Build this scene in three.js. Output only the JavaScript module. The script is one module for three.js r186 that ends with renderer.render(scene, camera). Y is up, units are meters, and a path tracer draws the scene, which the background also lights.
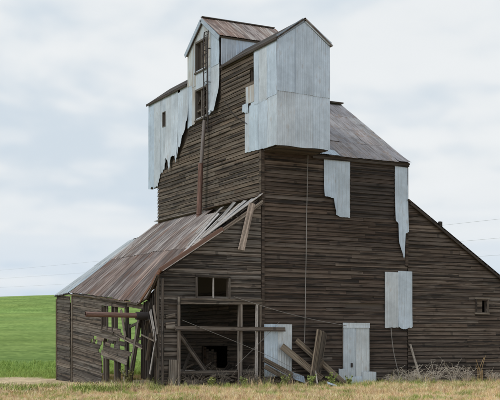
import * as THREE from 'three';
import { mergeGeometries } from 'three/addons/utils/BufferGeometryUtils.js';

// ---------------------------------------------------------------- camera, sky, sun, exposure
const scene = new THREE.Scene();
const FOCAL = 1069 / 400;                                     // focal length in picture heights
const camera = new THREE.PerspectiveCamera(2 * Math.atan(0.5 / FOCAL) * 180 / Math.PI, 1024 / 819, 0.5, 3000);
camera.position.set(-18.01, 1.6, 33.46);
camera.lookAt(-18.01 + 0.4641, 1.6, 33.46 - 0.8858);
camera.setViewOffset(1024, 819, 0, -(142 / 400) * 819, 1024, 819);   // rising front: level camera, lens shifted up
camera.updateProjectionMatrix();

const renderer = new THREE.WebGLRenderer({ antialias: true });
renderer.toneMapping = THREE.LinearToneMapping;
renderer.toneMappingExposure = 1.0;
renderer.shadowMap.enabled = true;
renderer.outputColorSpace = THREE.SRGBColorSpace;

// seeded random and noise
let seed = 20117;
const R = () => { seed |= 0; seed = seed + 0x6D2B79F5 | 0; let t = Math.imul(seed ^ seed >>> 15, 1 | seed); t = t + Math.imul(t ^ t >>> 7, 61 | t) ^ t; return ((t ^ t >>> 14) >>> 0) / 4294967296; };
const rr = (a, b) => a + (b - a) * R();
const hash = (x, y, s) => { let h = Math.imul(x, 374761393) + Math.imul(y, 668265263) + Math.imul(s, 982451653); h = Math.imul(h ^ h >>> 13, 1274126177); return ((h ^ h >>> 16) >>> 0) / 4294967296; };
const sm = (a, b, x) => { const t = Math.min(1, Math.max(0, (x - a) / (b - a))); return t * t * (3 - 2 * t); };
const mix = (a, b, t) => a + (b - a) * t;
function vn(x, y, px, py, s) {                                // value noise; repeats every px, py cells
  const xi = Math.floor(x), yi = Math.floor(y); let fx = x - xi, fy = y - yi;
  fx = fx * fx * (3 - 2 * fx); fy = fy * fy * (3 - 2 * fy);
  const X0 = ((xi % px) + px) % px, X1 = (X0 + 1) % px, Y0 = ((yi % py) + py) % py, Y1 = (Y0 + 1) % py;
  return mix(mix(hash(X0, Y0, s), hash(X1, Y0, s), fx), mix(hash(X0, Y1, s), hash(X1, Y1, s), fx), fy);
}
function fbm(u, v, fx, fy, oct, s) { let a = 0, w = 0.5, t = 0; for (let i = 0; i < oct; i++) { a += w * vn(u * fx, v * fy, fx, fy, s + i); t += w; fx *= 2; fy *= 2; w *= 0.5; } return a / t; }

// overcast sky: broken white cloud over pale blue, bluer streaks low down
{
  const W = 2048, H = 1024, d = new Float32Array(W * H * 4);
  const n3 = (x, y, o, s) => { let a = 0, w = 0.5, t = 0; for (let i = 0; i < o; i++) { a += w * vn(x, y, 4096, 4096, s + i); t += w; x = x * 2.03 + 17.3; y = y * 2.03 + 9.1; w *= 0.5; } return a / t; };
  for (let j = 0; j < H; j++) {
    const el = ((j + 0.5) / H - 0.5) * Math.PI, y = Math.sin(el), ch = Math.cos(el);
    for (let i = 0; i < W; i++) {
      const az = ((i + 0.5) / W - 0.5) * 2 * Math.PI, x = Math.cos(az) * ch, z = Math.sin(az) * ch;
      const k = 1 / (Math.max(y, 0) + 0.16);
      const cx = x * k * 2.1 + 900, cz = z * k * 2.1 + 900;
      const wq = n3(cx * 0.7 + 40, cz * 0.7, 3, 91);
      let c = n3(cx + wq * 1.6, cz + wq * 1.1, 6, 11);
      const soft = n3(cx * 3.3 + wq * 2, cz * 3.3, 5, 33);
      c = 0.25 + 0.75 * sm(0.34, 0.62, c * 0.62 + soft * 0.38);
      const low = 1 - sm(0.05, 0.16, y);                     // clear streaky band above the horizon
      const st = n3(az * 3 + 200, y * 95 + 50, 4, 57);
      c = mix(c, c * 0.3 + sm(0.4, 0.75, st) * 0.5, low * 0.8);
      const gap = [mix(0.58, 0.56, low), mix(0.68, 0.68, low), mix(0.775, 0.81, low)];
      const cl = [0.815 + 0.05 * soft, 0.845 + 0.045 * soft, 0.865 + 0.04 * soft];
      const p = (j * W + i) * 4;
      for (let q = 0; q < 3; q++) d[p + q] = mix(gap[q], cl[q], c * 0.97);
      d[p + 3] = 1;
    }
  }
  const t = new THREE.DataTexture(d, W, H, THREE.RGBAFormat, THREE.FloatType);
  t.mapping = THREE.EquirectangularReflectionMapping; t.magFilter = THREE.LinearFilter; t.minFilter = THREE.LinearFilter;
  t.colorSpace = THREE.LinearSRGBColorSpace; t.needsUpdate = true;
  scene.background = t; scene.environment = t;
}
const sun = new THREE.DirectionalLight(new THREE.Color(1, 0.975, 0.94), 1.5);
sun.position.set(-42, 42, 7); sun.target.position.set(0, 4, -4); scene.add(sun, sun.target);
sun.castShadow = true; sun.shadow.radius = 26; sun.shadow.mapSize.set(2048, 2048);
Object.assign(sun.shadow.camera, { left: -26, right: 26, top: 26, bottom: -26, near: 5, far: 130 });

// ---------------------------------------------------------------- textures and materials
function tex(W, H, f, srgb) {
  const d = new Uint8Array(W * H * 4);
  const enc = v => { v = Math.min(1, Math.max(0, v)); return 255 * (srgb ? (v < 0.0031308 ? v * 12.92 : 1.055 * Math.pow(v, 1 / 2.4) - 0.055) : v); };
  for (let j = 0; j < H; j++) for (let i = 0; i < W; i++) {
    const c = f(i / W, j / H), p = (j * W + i) * 4;
    d[p] = enc(c[0]); d[p + 1] = enc(c[1]); d[p + 2] = enc(c[2]); d[p + 3] = 255;
  }
  const t = new THREE.DataTexture(d, W, H); t.wrapS = t.wrapT = THREE.RepeatWrapping; t.magFilter = THREE.LinearFilter;
  t.minFilter = THREE.LinearMipmapLinearFilter; t.generateMipmaps = true; t.anisotropy = 8;
  if (srgb) t.colorSpace = THREE.SRGBColorSpace; t.needsUpdate = true; return t;
}
const lerp3 = (a, b, t) => [mix(a[0], b[0], t), mix(a[1], b[1], t), mix(a[2], b[2], t)];
// weathered board: u along the grain (3 m), v across (1.2 m)
const woodH = (u, v) => {
  const w = v + 0.012 * (fbm(u, v, 5, 6, 2, 3) - 0.5) + 0.004 * Math.sin(u * 12.566 + v * 40);
  const a = fbm(u, w, 1, 34, 2, 7), b = fbm(u, w, 2, 70, 2, 13), c = vn(u * 30, w * 400, 30, 400, 19);
  const crack = sm(0.42, 0.22, vn(u * 2, w * 44, 2, 44, 29)) * sm(0.25, 0.5, vn(u * 5, w * 30, 5, 30, 37));
  return { l: 0.44 * a + 0.42 * b + 0.14 * c, crack, patch: fbm(u, v, 6, 9, 4, 41), kn: sm(0.83, 0.9, vn(u * 11, v * 13, 11, 13, 63)) };
};
const woodMap = tex(1024, 1024, (u, v) => {
  const q = woodH(u, v); let l = sm(0.22, 0.78, q.l);
  let c = lerp3([0.095, 0.074, 0.06], [0.37, 0.33, 0.292], Math.pow(l, 1.4));
  c = lerp3(c, [0.36, 0.35, 0.33], 0.3 * sm(0.5, 0.75, q.patch));
  c = lerp3(c, [0.10, 0.075, 0.058], 0.4 * sm(0.45, 0.28, q.patch));
  return lerp3(c, [0.02, 0.016, 0.013], Math.min(1, q.crack * 0.8 + q.kn * 0.5));
}, true);
const woodBump = tex(1024, 1024, (u, v) => { const q = woodH(u, v); const h = 0.35 + 0.5 * q.l - 0.5 * q.crack; return [h, h, h]; });
// galvanised sheet: 3 m square, stains run down v
const galvMap = tex(1024, 1024, (u, v) => {
  const s = fbm(u, v, 40, 3, 3, 71), p = fbm(u, v, 5, 5, 4, 77), g = vn(u * 220, v * 220, 220, 220, 83), st = fbm(u, v, 90, 5, 2, 88);
  let l = 0.60 + 0.13 * (s - 0.5) + 0.22 * (p - 0.5) + 0.07 * (g - 0.5) + 0.12 * (fbm(u, v, 24, 24, 3, 79) - 0.5);
  let c = [l * 0.82, l * 0.94, l * 1.06];
  c = lerp3(c, [0.36, 0.37, 0.38], 0.35 * sm(0.62, 0.82, st));
  const r = sm(0.62, 0.80, fbm(u, v, 40, 12, 4, 95)) * sm(0.45, 0.62, p);
  return lerp3(c, [0.36, 0.29, 0.23], 0.3 * r);
}, true);
// galvanised sheet that has gone tan and stained
const tanMap = tex(1024, 1024, (u, v) => {
  const s = fbm(u, v, 46, 2, 3, 171), p = fbm(u, v, 6, 4, 4, 177), st = fbm(u, v, 70, 4, 3, 188);
  let c = lerp3([0.47, 0.52, 0.56], [0.39, 0.36, 0.32], sm(0.42, 0.68, s * 0.6 + p * 0.4));
  c = lerp3(c, [0.27, 0.2, 0.14], 0.55 * sm(0.57, 0.78, st));
  return c;
}, true);
// rusted roof sheet
const rustMap = tex(1024, 1024, (u, v) => {
  const s = fbm(u, v, 54, 2, 3, 271), p = fbm(u, v, 7, 5, 5, 277), st = fbm(u, v, 80, 3, 3, 288), g = fbm(u, v, 120, 120, 2, 299);
  let c = lerp3([0.36, 0.345, 0.34], [0.2, 0.16, 0.145], sm(0.34, 0.6, s * 0.5 + p * 0.5));
  c = lerp3(c, [0.29, 0.15, 0.09], 0.75 * sm(0.56, 0.7, st * 0.4 + p * 0.6));
  c = lerp3(c, [0.55, 0.53, 0.51], 0.7 * sm(0.62, 0.74, fbm(u, v, 64, 2, 2, 311)));
  c = lerp3(c, [0.085, 0.062, 0.056], 0.7 * sm(0.55, 0.7, fbm(u, v, 44, 4, 3, 323)));
  const k = 0.85 + 0.3 * g; return [c[0] * k, c[1] * k, c[2] * k];
}, true);
const greyMap = tex(1024, 512, (u, v) => {
  const q = woodH(u, v), g = fbm(u, v, 50, 40, 3, 351);
  const c = lerp3([0.2, 0.19, 0.185], [0.52, 0.5, 0.495], sm(0.25, 0.72, q.l * 0.7 + g * 0.3));
  return lerp3(c, [0.06, 0.055, 0.05], 0.55 * q.crack);
}, true);
const oldMap = tex(1024, 1024, (u, v) => {
  const st = fbm(u, v, 70, 3, 3, 371), p = fbm(u, v, 7, 6, 5, 377), g = fbm(u, v, 110, 90, 2, 383);
  let c = lerp3([0.175, 0.16, 0.16], [0.36, 0.345, 0.355], sm(0.3, 0.68, st * 0.45 + p * 0.35 + g * 0.2));
  c = lerp3(c, [0.24, 0.17, 0.12], 0.5 * sm(0.6, 0.75, fbm(u, v, 20, 14, 4, 389)));
  return c;
}, true);
const sheetBump = tex(512, 512, (u, v) => { const h = 0.5 + 0.7 * (fbm(u, v, 6, 6, 4, 403) - 0.5); return [h, h, h]; });
const dirtMap = tex(1024, 1024, (u, v) => {
  const a = fbm(u, v, 8, 8, 5, 503), b = fbm(u, v, 60, 60, 4, 509), c = fbm(u, v, 20, 24, 4, 521);
  let k = lerp3([0.36, 0.265, 0.16], [0.66, 0.53, 0.33], sm(0.3, 0.7, b * 0.6 + a * 0.4));
  k = lerp3(k, [0.22, 0.24, 0.08], 0.5 * sm(0.58, 0.72, c));
  return k;
}, true);
const cropMap = tex(1024, 1024, (u, v) => {
  const a = fbm(u, v, 5, 5, 5, 603), b = fbm(u, v, 70, 110, 3, 609), r = 0.5 + 0.5 * Math.sin(v * 6.2832 * 40 + 2.2 * a), w = sm(0.965, 1, Math.sin(v * 6.2832 * 3 + 1.2 * fbm(u, v, 3, 3, 2, 640)));
  const l = 0.35 * a + 0.5 * b + 0.15 * r;
  const c = lerp3([0.12, 0.195, 0.045], [0.29, 0.40, 0.115], sm(0.3, 0.7, l));
  return lerp3(c, [0.10, 0.17, 0.04], 0.5 * w);
}, true);

const M = {};
M.wood = new THREE.MeshStandardMaterial({ map: woodMap, bumpMap: woodBump, bumpScale: 0.004, roughness: 0.93, vertexColors: true });
M.pale = new THREE.MeshStandardMaterial({ map: greyMap, bumpMap: woodBump, bumpScale: 0.004, roughness: 0.93, vertexColors: true });
M.fold = new THREE.MeshStandardMaterial({ color: new THREE.Color().setRGB(0.17, 0.095, 0.07), roughness: 0.75, metalness: 0.1, bumpMap: sheetBump, bumpScale: 0.02, vertexColors: true });
M.oldRoof = new THREE.MeshStandardMaterial({ map: oldMap, bumpMap: sheetBump, bumpScale: 0.014, roughness: 0.85, vertexColors: true });
M.core = new THREE.MeshStandardMaterial({ color: new THREE.Color().setRGB(0.1, 0.083, 0.07), roughness: 1 });
M.galv = new THREE.MeshStandardMaterial({ map: galvMap, bumpMap: sheetBump, bumpScale: 0.012, roughness: 0.5, metalness: 0.35, vertexColors: true });
M.tan = new THREE.MeshStandardMaterial({ map: tanMap, bumpMap: sheetBump, bumpScale: 0.012, roughness: 0.62, metalness: 0.2, vertexColors: true });
M.rust = new THREE.MeshStandardMaterial({ map: rustMap, bumpMap: sheetBump, bumpScale: 0.012, roughness: 0.72, metalness: 0.12, vertexColors: true });
M.pipe = new THREE.MeshStandardMaterial({ map: rustMap, color: new THREE.Color().setRGB(0.62, 0.4, 0.34), roughness: 0.7, metalness: 0.15 });
M.iron = new THREE.MeshStandardMaterial({ color: new THREE.Color().setRGB(0.035, 0.03, 0.03), roughness: 0.75, metalness: 0.3 });
M.glass = new THREE.MeshStandardMaterial({ color: new THREE.Color().setRGB(0.02, 0.022, 0.025), roughness: 0.35 });
M.wire = new THREE.MeshStandardMaterial({ color: new THREE.Color().setRGB(0.24, 0.23, 0.22), roughness: 0.6, metalness: 0.4 });
M.line = new THREE.MeshStandardMaterial({ color: new THREE.Color().setRGB(0.36, 0.37, 0.38), roughness: 0.7 });
M.dirt = new THREE.MeshStandardMaterial({ map: dirtMap, roughness: 1, vertexColors: true });
M.crop = new THREE.MeshPhysicalMaterial({ map: cropMap, roughness: 1, specularIntensity: 0.1, vertexColors: true });
M.stone = new THREE.MeshStandardMaterial({ color: new THREE.Color().setRGB(0.34, 0.32, 0.29), roughness: 0.95, bumpMap: sheetBump, bumpScale: 0.02 });
M.blade = new THREE.MeshPhysicalMaterial({ roughness: 0.9, specularIntensity: 0.25, side: THREE.DoubleSide, vertexColors: true });
M.twig = new THREE.MeshStandardMaterial({ color: new THREE.Color().setRGB(0.55, 0.49, 0.41), roughness: 0.95 });

// ---------------------------------------------------------------- builders
const taken = {};
const numbered = n => { taken[n] = (taken[n] ?? -1) + 1; return taken[n] ? `${n}_${String(taken[n]).padStart(3, '0')}` : n; };
function tag(o, label, category, group, kind) {
  if (label) o.userData.label = label; if (category) o.userData.category = category;
  if (group) o.userData.group = group; if (kind) o.userData.kind = kind; return o;
}
function thing(name, label, category, pos = [0, 0, 0], group) { const g = new THREE.Group(); g.name = numbered(name); g.position.set(...pos); scene.add(g); return tag(g, label, category, group); }
function mesh(name, geo, mat, parent) { const m = new THREE.Mesh(geo, mat); m.name = parent === scene ? numbered(name) : name; m.castShadow = m.receiveShadow = true; parent.add(m); return m; }
function paint(geo, c) { const n = geo.attributes.position.count, a = new Float32Array(n * 3); for (let i = 0; i < n; i++) { a[i * 3] = c[0]; a[i * 3 + 1] = c[1]; a[i * 3 + 2] = c[2]; } geo.setAttribute('color', new THREE.BufferAttribute(a, 3)); return geo; }
// board with its own cut ends: bottom edge a0..b0, top edge a1..b1, heights v0..v1, depth w0..w1 (lower edge tilted out by lap)
function boardGeo(a0, b0, a1, b1, v0, v1, w0, w1, lap, tint) {
  const P = [[a0, v0, w0 + lap], [b0, v0, w0 + lap], [b1, v1, w0], [a1, v1, w0], [a0, v0, w1 + lap], [b0, v0, w1 + lap], [b1, v1, w1], [a1, v1, w1]];
  const F = [[4, 5, 6, 7], [1, 0, 3, 2], [7, 6, 2, 3], [0, 1, 5, 4], [5, 1, 2, 6], [0, 4, 7, 3]];
  const pos = [], uv = [], ou = R(), ov = R();
  for (const f of F) for (const k of [0, 1, 2, 0, 2, 3]) { const p = P[f[k]]; pos.push(...p); uv.push(p[0] / 3 + ou, (p[1] + p[2]) / 1.2 + ov); }
  const g = new THREE.BufferGeometry();
  g.setAttribute('position', new THREE.Float32BufferAttribute(pos, 3)); g.setAttribute('uv', new THREE.Float32BufferAttribute(uv, 2));
  g.computeVertexNormals(); return paint(g, tint);
}
const jig = (c, k) => { let s = 1 + rr(-k, k); if (k > 0.2) { const q = R(); if (q < 0.06) s *= rr(1.2, 1.6); else if (q > 0.85) s *= rr(0.6, 0.8); } const h = rr(-0.05, 0.05); return [Math.min(1, c[0] * s * (1 + h)), Math.min(1, c[1] * s), Math.min(1, c[2] * s * (1 - h))]; };
// a timber from p to q, w wide and t thick, rolled about its length
function beamGeo(p, q, w, t, tint, roll = 0) {
  const A = new THREE.Vector3(...p), B = new THREE.Vector3(...q), L = A.distanceTo(B), e = () => rr(-1, 1) * Math.min(1, L) * (t < 0.06 && w > 0.06 && w < 0.3 ? 0.055 : 0.018);
  const g = boardGeo(e(), L + e(), e(), L + e(), -w / 2, w / 2, -t / 2, t / 2, 0, tint);
  const x = B.clone().sub(A).normalize(); let up = Math.abs(x.y) > 0.95 ? new THREE.Vector3(1, 0, 0) : new THREE.Vector3(0, 1, 0);
  const z = x.clone().cross(up).normalize().negate(); const y = z.clone().cross(x).normalize();
  z.crossVectors(x, y);
  const m = new THREE.Matrix4().makeRotationX(roll).premultiply(new THREE.Matrix4().makeBasis(x, y, z)).setPosition(A);
  return g.applyMatrix4(m);
}
const beam = (parent, name, p, q, w, t, tint = GREY, roll = 0) => mesh(name, beamGeo(p, q, w, t, tint, roll), tint[0] > 0.84 ? M.pale : M.wood, parent);
function inPoly(pts, u, v) { let c = false; for (let i = 0, j = pts.length - 1; i < pts.length; j = i++) { const [a, b] = pts[i], [d, e] = pts[j]; if ((b > v) !== (e > v) && u < (d - a) * (v - b) / (e - b) + a) c = !c; } return c; }
function scan(pts, v) { const xs = []; for (let i = 0, j = pts.length - 1; i < pts.length; j = i++) { const [a, b] = pts[i], [d, e] = pts[j]; if ((b > v) !== (e > v)) xs.push((d - a) * (v - b) / (e - b) + a); } return xs.sort((p, q) => p - q); }
// horizontal siding over a polygon, openings left out; every board is a mesh
function siding(wall, pts, holes, o) {
  const ys = pts.map(p => p[1]); let v = Math.min(...ys) + (o.start || 0); const top = Math.max(...ys); let n = 0, last = -99;
  while (v < top - 0.04) {
    const h = o.h * rr(0.93, 1.07), v1 = Math.min(top, v + h);
    const lo = scan(pts, v + 0.004), hi = scan(pts, v1 - 0.004);
    let seg = [];
    const same = lo.length === hi.length, mid = scan(pts, (v + v1) / 2), L = same ? lo : mid, H = same ? hi : mid;
    for (let i = 0; i + 1 < L.length; i += 2) seg.push([L[i], L[i + 1], H[i], H[i + 1]]);
    for (const [x0, y0, x1, y1] of holes) {
      if (Math.min(y1, v1) - Math.max(y0, v) < h * 0.5) continue;
      const nx = []; for (const s of seg) {
        if (x0 >= s[1] || x1 <= s[0]) { nx.push(s); continue; }
        if (x0 > s[0] + 0.04) nx.push([s[0], x0, s[2], x0]);
        if (x1 < s[1] - 0.04) nx.push([x1, s[1], x1, s[3]]);
      } seg = nx;
    }
    for (const s of seg) {
      let a = s[0], aT = s[2];
      while (a < s[1] - 0.02) {
        let b = a + rr(o.len[0], o.len[1]); if (o.studs) b = Math.round(b / o.studs) * o.studs;
        if (Math.abs(b - last) < 0.3) b += 0.6;
        let bT = b; const end = b > s[1] - 0.5; if (end) { b = s[1]; bT = s[3]; } else last = b;
        const miss = R() < (o.miss || 0) && b - a < 2.2;
        if (!miss) {
          const g = boardGeo(a + 0.003, b - 0.003, aT + 0.003, bT - 0.003, v + rr(0.006, 0.022), v1 - rr(0.001, 0.008), 0, 0.022, (o.lap || 0.014) + rr(0, 0.012), jig(typeof o.tint === 'function' ? o.tint(a, v) : o.tint, o.vary || 0.32));
          const m = mesh('plank', g, M.wood, wall); n++;
          if (o.wob) { const k = rr(-1, 1) * o.wob; m.geometry.translate(-a, -v, 0).rotateZ(k).translate(a, v, 0); }
        }
        a = b; aT = bT;
      }
    }
    v = v1;
  }
  return n;
}
function coreGeo(pts, holes, depth = 0.1) {
  const s = new THREE.Shape(pts.map(p => new THREE.Vector2(...p)));
  for (const [x0, y0, x1, y1] of holes) { const h = new THREE.Path(); h.moveTo(x0, y0); h.lineTo(x0, y1); h.lineTo(x1, y1); h.lineTo(x1, y0); h.closePath(); s.holes.push(h); }
  return new THREE.ExtrudeGeometry(s, { depth, bevelEnabled: false }).translate(0, 0, -depth - 0.03);
}
// ribbed metal sheet in its wall's plane: u0..u1 across the ribs, lo(u)..hi(u) along them
function sheetGeo(u0, u1, lo, hi, o = {}) {
  const pitch = o.pitch || 0.105, amp = o.amp ?? 0.005, w = (o.w ?? 0.045) + 0.018, th = 0.004, n = Math.max(6, Math.ceil((u1 - u0) / pitch * 4)), rows = o.rows || 5;
  const f = typeof lo === 'function' ? lo : () => lo, g = typeof hi === 'function' ? hi : () => hi, ph = R() * 6, bx = rr(-1, 1) * 0.006, by = rr(-1, 1) * 0.005;
  const pos = [], uv = [], idx = [], ou = R(), ov = R();
  for (let side = 0; side < 2; side++) for (let i = 0; i <= n; i++) {
    const u = mix(u0, u1, i / n), a = f(u), b = Math.max(a + 0.001, g(u));
    for (let j = 0; j <= rows; j++) {
      const t = j / rows, v = mix(a, b, t);
      let d = w + amp * Math.cos((u - u0) / pitch * 6.2832 + ph) + bx * Math.sin(3.1 * t * (1 + i / n) + ph) + by * Math.sin(6 * (u - u0) + 2 * v + ph);
      if (o.curl) d += o.curl * Math.pow(1 - t, 4);
      pos.push(u, v, d - side * th); uv.push(u / 3 + ou, v / 3 + ov);
    }
  }
  const r = rows + 1, S = (n + 1) * r;
  for (let i = 0; i < n; i++) for (let j = 0; j < rows; j++) {
    const a = i * r + j, b = a + r;
    idx.push(a, b, b + 1, a, b + 1, a + 1, S + a, S + b + 1, S + b, S + a, S + a + 1, S + b + 1);
  }
  for (let i = 0; i < n; i++) { const a = i * r, b = a + r; idx.push(a, S + a, S + b, a, S + b, b, a + rows, b + rows, S + b + rows, a + rows, S + b + rows, S + a + rows); }
  for (let j = 0; j < rows; j++) { const e = n * r + j; idx.push(j, j + 1, S + j + 1, j, S + j + 1, S + j, e, S + e, S + e + 1, e, S + e + 1, e + 1); }
  const G = new THREE.BufferGeometry();
  G.setAttribute('position', new THREE.Float32BufferAttribute(pos, 3)); G.setAttribute('uv', new THREE.Float32BufferAttribute(uv, 2)); G.setIndex(idx); G.computeVertexNormals();
  return paint(G, jig(o.tint || [0.93, 0.93, 0.93], o.vary ?? 0.06));
}
const sheet = (parent, u0, u1, lo, hi, mat, o, name = 'metal_sheet') => mesh(name, sheetGeo(u0, u1, lo, hi, o), mat, parent);
// ragged edge through points, with teeth
function ragged(pts, amp, s) { return u => { let i = 0; while (i < pts.length - 2 && u > pts[i + 1][0]) i++; const [a, b] = pts[i], [c, d] = pts[i + 1]; const t = Math.min(1, Math.max(0, (u - a) / (c - a))); return mix(b, d, t) + amp * (vn(u * 9 + 50, s, 999, 999, 5) - 0.5) * 2 + amp * 0.6 * (vn(u * 27 + 50, s, 999, 999, 6) - 0.5); }; }
const box = (x0, x1, y0, y1, z0, z1) => new THREE.BoxGeometry(x1 - x0, y1 - y0, z1 - z0).translate((x0 + x1) / 2, (y0 + y1) / 2, (z0 + z1) / 2);
function tube(pts, r, seg = 24, rad = 6) { return new THREE.TubeGeometry(new THREE.CatmullRomCurve3(pts.map(p => new THREE.Vector3(...p))), seg, r, rad); }

const BROWN = [0.29, 0.24, 0.212], OLIVE = [0.44, 0.395, 0.335], GREY = [0.47, 0.455, 0.445], PALE = [0.95, 0.9, 0.82], DARK = [0.22, 0.2, 0.185];

// ---------------------------------------------------------------- the ground and the field behind
const groundY = (x, z) => -0.34 * sm(-1.5, -5, x) * sm(-0.5, -7.5, z) - 0.2 * sm(-9, -16, z) * sm(-1.5, -5, x) + 0.05 * (vn(x * 0.5 + 50, z * 0.5 + 50, 999, 999, 3) - 0.5) - 0.1 * sm(8, 22, z);
{
  const ax = [], az = [];
  for (let x = -900; x <= 900; x += Math.abs(x) < 24 ? 0.5 : 36) ax.push(x);
  for (let z = 900; z >= -22; z -= z < 24 ? 0.5 : 36) az.push(z);
  const pos = [], uv = [], col = [], idx = [], nx = ax.length;
  for (const z of az) for (const x of ax) {
    pos.push(x, groundY(x, z), z); uv.push(x / 7, z / 7);
    const k = 0.9 + 0.4 * (vn(x * 0.3 + 80, z * 0.35 + 80, 999, 999, 8)); col.push(k, k * 0.98, k * 0.95);
  }
  for (let j = 0; j + 1 < az.length; j++) for (let i = 0; i + 1 < nx; i++) { const a = j * nx + i; idx.push(a, a + 1, a + nx + 1, a, a + nx + 1, a + nx); }
  const g = new THREE.BufferGeometry(); g.setAttribute('position', new THREE.Float32BufferAttribute(pos, 3)); g.setAttribute('uv', new THREE.Float32BufferAttribute(uv, 2)); g.setAttribute('color', new THREE.Float32BufferAttribute(col, 3)); g.setIndex(idx); g.computeVertexNormals();
  if (g.attributes.normal.getY(0) < 0) { const q = g.index.array; for (let i = 0; i < q.length; i += 3) { const t = q[i]; q[i] = q[i + 1]; q[i + 1] = t; } g.computeVertexNormals(); }
  tag(mesh('ground', g, M.dirt, scene), 'dry straw ground with patches of weeds round the old elevator', null, null, 'structure');
}
const fieldY = (x, z) => {
  const t = -13 - z; if (t < 0) return groundY(x, z) + 0.02;
  const base = mix(groundY(x, -14), -0.4, sm(0, 8, t));
  let h = 7.9 * sm(-60, 175, t) - 7.9 * sm(-60, 175, 0) + 9.8 * sm(165, 345, t) - 10 * sm(380, 900, t) - 1.9 * Math.exp(-Math.pow((t - 212) / 30, 2));
  h += (0.012 + 0.00004 * t) * x * sm(20, 160, t) * 1.1 + 0.5 * (fbm(x / 400 + 4, z / 400 + 8, 6, 6, 3, 71) - 0.5) * sm(20, 120, t) * 4;
  return base + 0.03 + h;
};
{
  const ax = [], az = [];
  for (let x = -700; x <= 900; x += x > -60 && x < 140 ? 4 : 25) ax.push(x);
  for (let z = -13; z >= -950; z -= z > -60 ? 1.5 : z > -420 ? 5 : 30) az.push(z);
  const pos = [], uv = [], idx = [], nx = ax.length;
  const fc = []; for (const z of az) for (const x of ax) { const q = 0.72 + 0.5 * fbm(x / 300 + 7, z / 220 + 9, 8, 14, 4, 645), y = 0.25 * (vn(x / 30 + 70, z / 14 + 90, 999, 999, 21) - 0.5); fc.push(q * (1 + y * 0.5), q, q * (1 - y * 0.4)); pos.push(x, fieldY(x, z), z); uv.push((x * 0.94 + z * 0.2) / 26, (z * 0.98 - x * 0.2) / 26); }
  for (let j = 0; j + 1 < az.length; j++) for (let i = 0; i + 1 < nx; i++) { const a = j * nx + i; idx.push(a, a + 1, a + nx + 1, a, a + nx + 1, a + nx); }
  const g = new THREE.BufferGeometry(); g.setAttribute('position', new THREE.Float32BufferAttribute(pos, 3)); g.setAttribute('uv', new THREE.Float32BufferAttribute(uv, 2)); g.setAttribute('color', new THREE.Float32BufferAttribute(fc, 3)); g.setIndex(idx); g.computeVertexNormals();
  tag(mesh('hill_field', g, M.crop, scene), 'rolling green crop field rising behind the elevator', null, null, 'structure');
}

// ---------------------------------------------------------------- the tower
const tower = thing('grain_elevator_tower', 'tall dark weathered board grain elevator with metal-clad overhanging top and small gabled cupola', 'grain elevator');
// front wall: u = x, v = y
const frontPts = [[0, 0], [6.3, 0], [6.3, 8.45], [0, 8.45]];
const frontWall = mesh('front_wall', coreGeo(frontPts, []), M.core, tower);
siding(frontWall, frontPts, [[3.45, 0.4, 4.42, 2.2], [5.35, 2.3, 6.2, 4.2], [2.65, 7.1, 3.55, 8.3], [3.72, 6.25, 5.68, 8.45]], { h: 0.152, len: [2.6, 4.8], tint: (u, v) => vn(u * 0.5 + 20, v * 2.2 + 20, 999, 999, 87) > 0.66 ? [0.40, 0.355, 0.325] : BROWN, vary: 0.17, miss: 0.004 });
siding(frontWall, [[3.72, 6.23], [5.68, 6.23], [5.68, 8.3], [3.72, 8.3]], [], { h: 0.152, len: [2.5, 4], tint: [0.2, 0.175, 0.165], vary: 0.15 });   // boards long kept dark under sheets since lost
mesh('corner_board', boardGeo(-0.035, 0.075, -0.035, 0.07, 0.05, 8.40, 0.036, 0.058, 0, jig(BROWN, 0.1)), M.wood, frontWall);
mesh('corner_board', boardGeo(6.2, 6.33, 6.21, 6.33, 4.5, 8.3, 0.036, 0.058, 0, jig(BROWN, 0.1)), M.wood, frontWall);
// metal patches on the front wall
sheet(frontWall, 2.54, 3.08, ragged([[2.54, 6.93], [2.93, 6.88], [2.99, 6.5], [3.08, 6.32]], 0.03, 2), 8.3, M.galv, { curl: 0.07, rows: 8 }).userData.label = 'ragged sheet under the eave';
sheet(frontWall, 3.06, 3.67, ragged([[3.06, 6.3], [3.25, 6.22], [3.67, 6.2]], 0.012, 3), 8.31, M.galv, { w: 0.05 });
sheet(frontWall, 5.7, 6.31, ragged([[5.7, 6.2], [5.84, 6.05], [5.85, 5.45], [6.1, 4.68], [6.16, 5.75], [6.31, 5.85]], 0.05, 4), u => 8.29 - 0.05 * (u - 5.7), M.galv, { curl: 0.06, rows: 8 }).userData.label = 'torn strip of metal hanging to a point';
sheet(frontWall, 5.24, 5.87, ragged([[5.24, 2.13], [5.87, 2.15]], 0.02, 7), 4.25, M.galv, {});
sheet(frontWall, 5.85, 6.5, ragged([[5.85, 2.16], [6.2, 2.05], [6.5, 2.2]], 0.05, 8), 4.3, M.galv, { w: 0.052, curl: 0.03 });
sheet(frontWall, 0.06, 0.63, 0.37, ragged([[0.05, 2.24], [1.19, 2.24]], 0.01, 51), M.galv, { amp: 0.005 });
sheet(frontWall, 0.61, 1.19, 0.36, ragged([[0.05, 2.24], [1.19, 2.23]], 0.01, 52), M.galv, { w: 0.052, amp: 0.005 });
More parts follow.
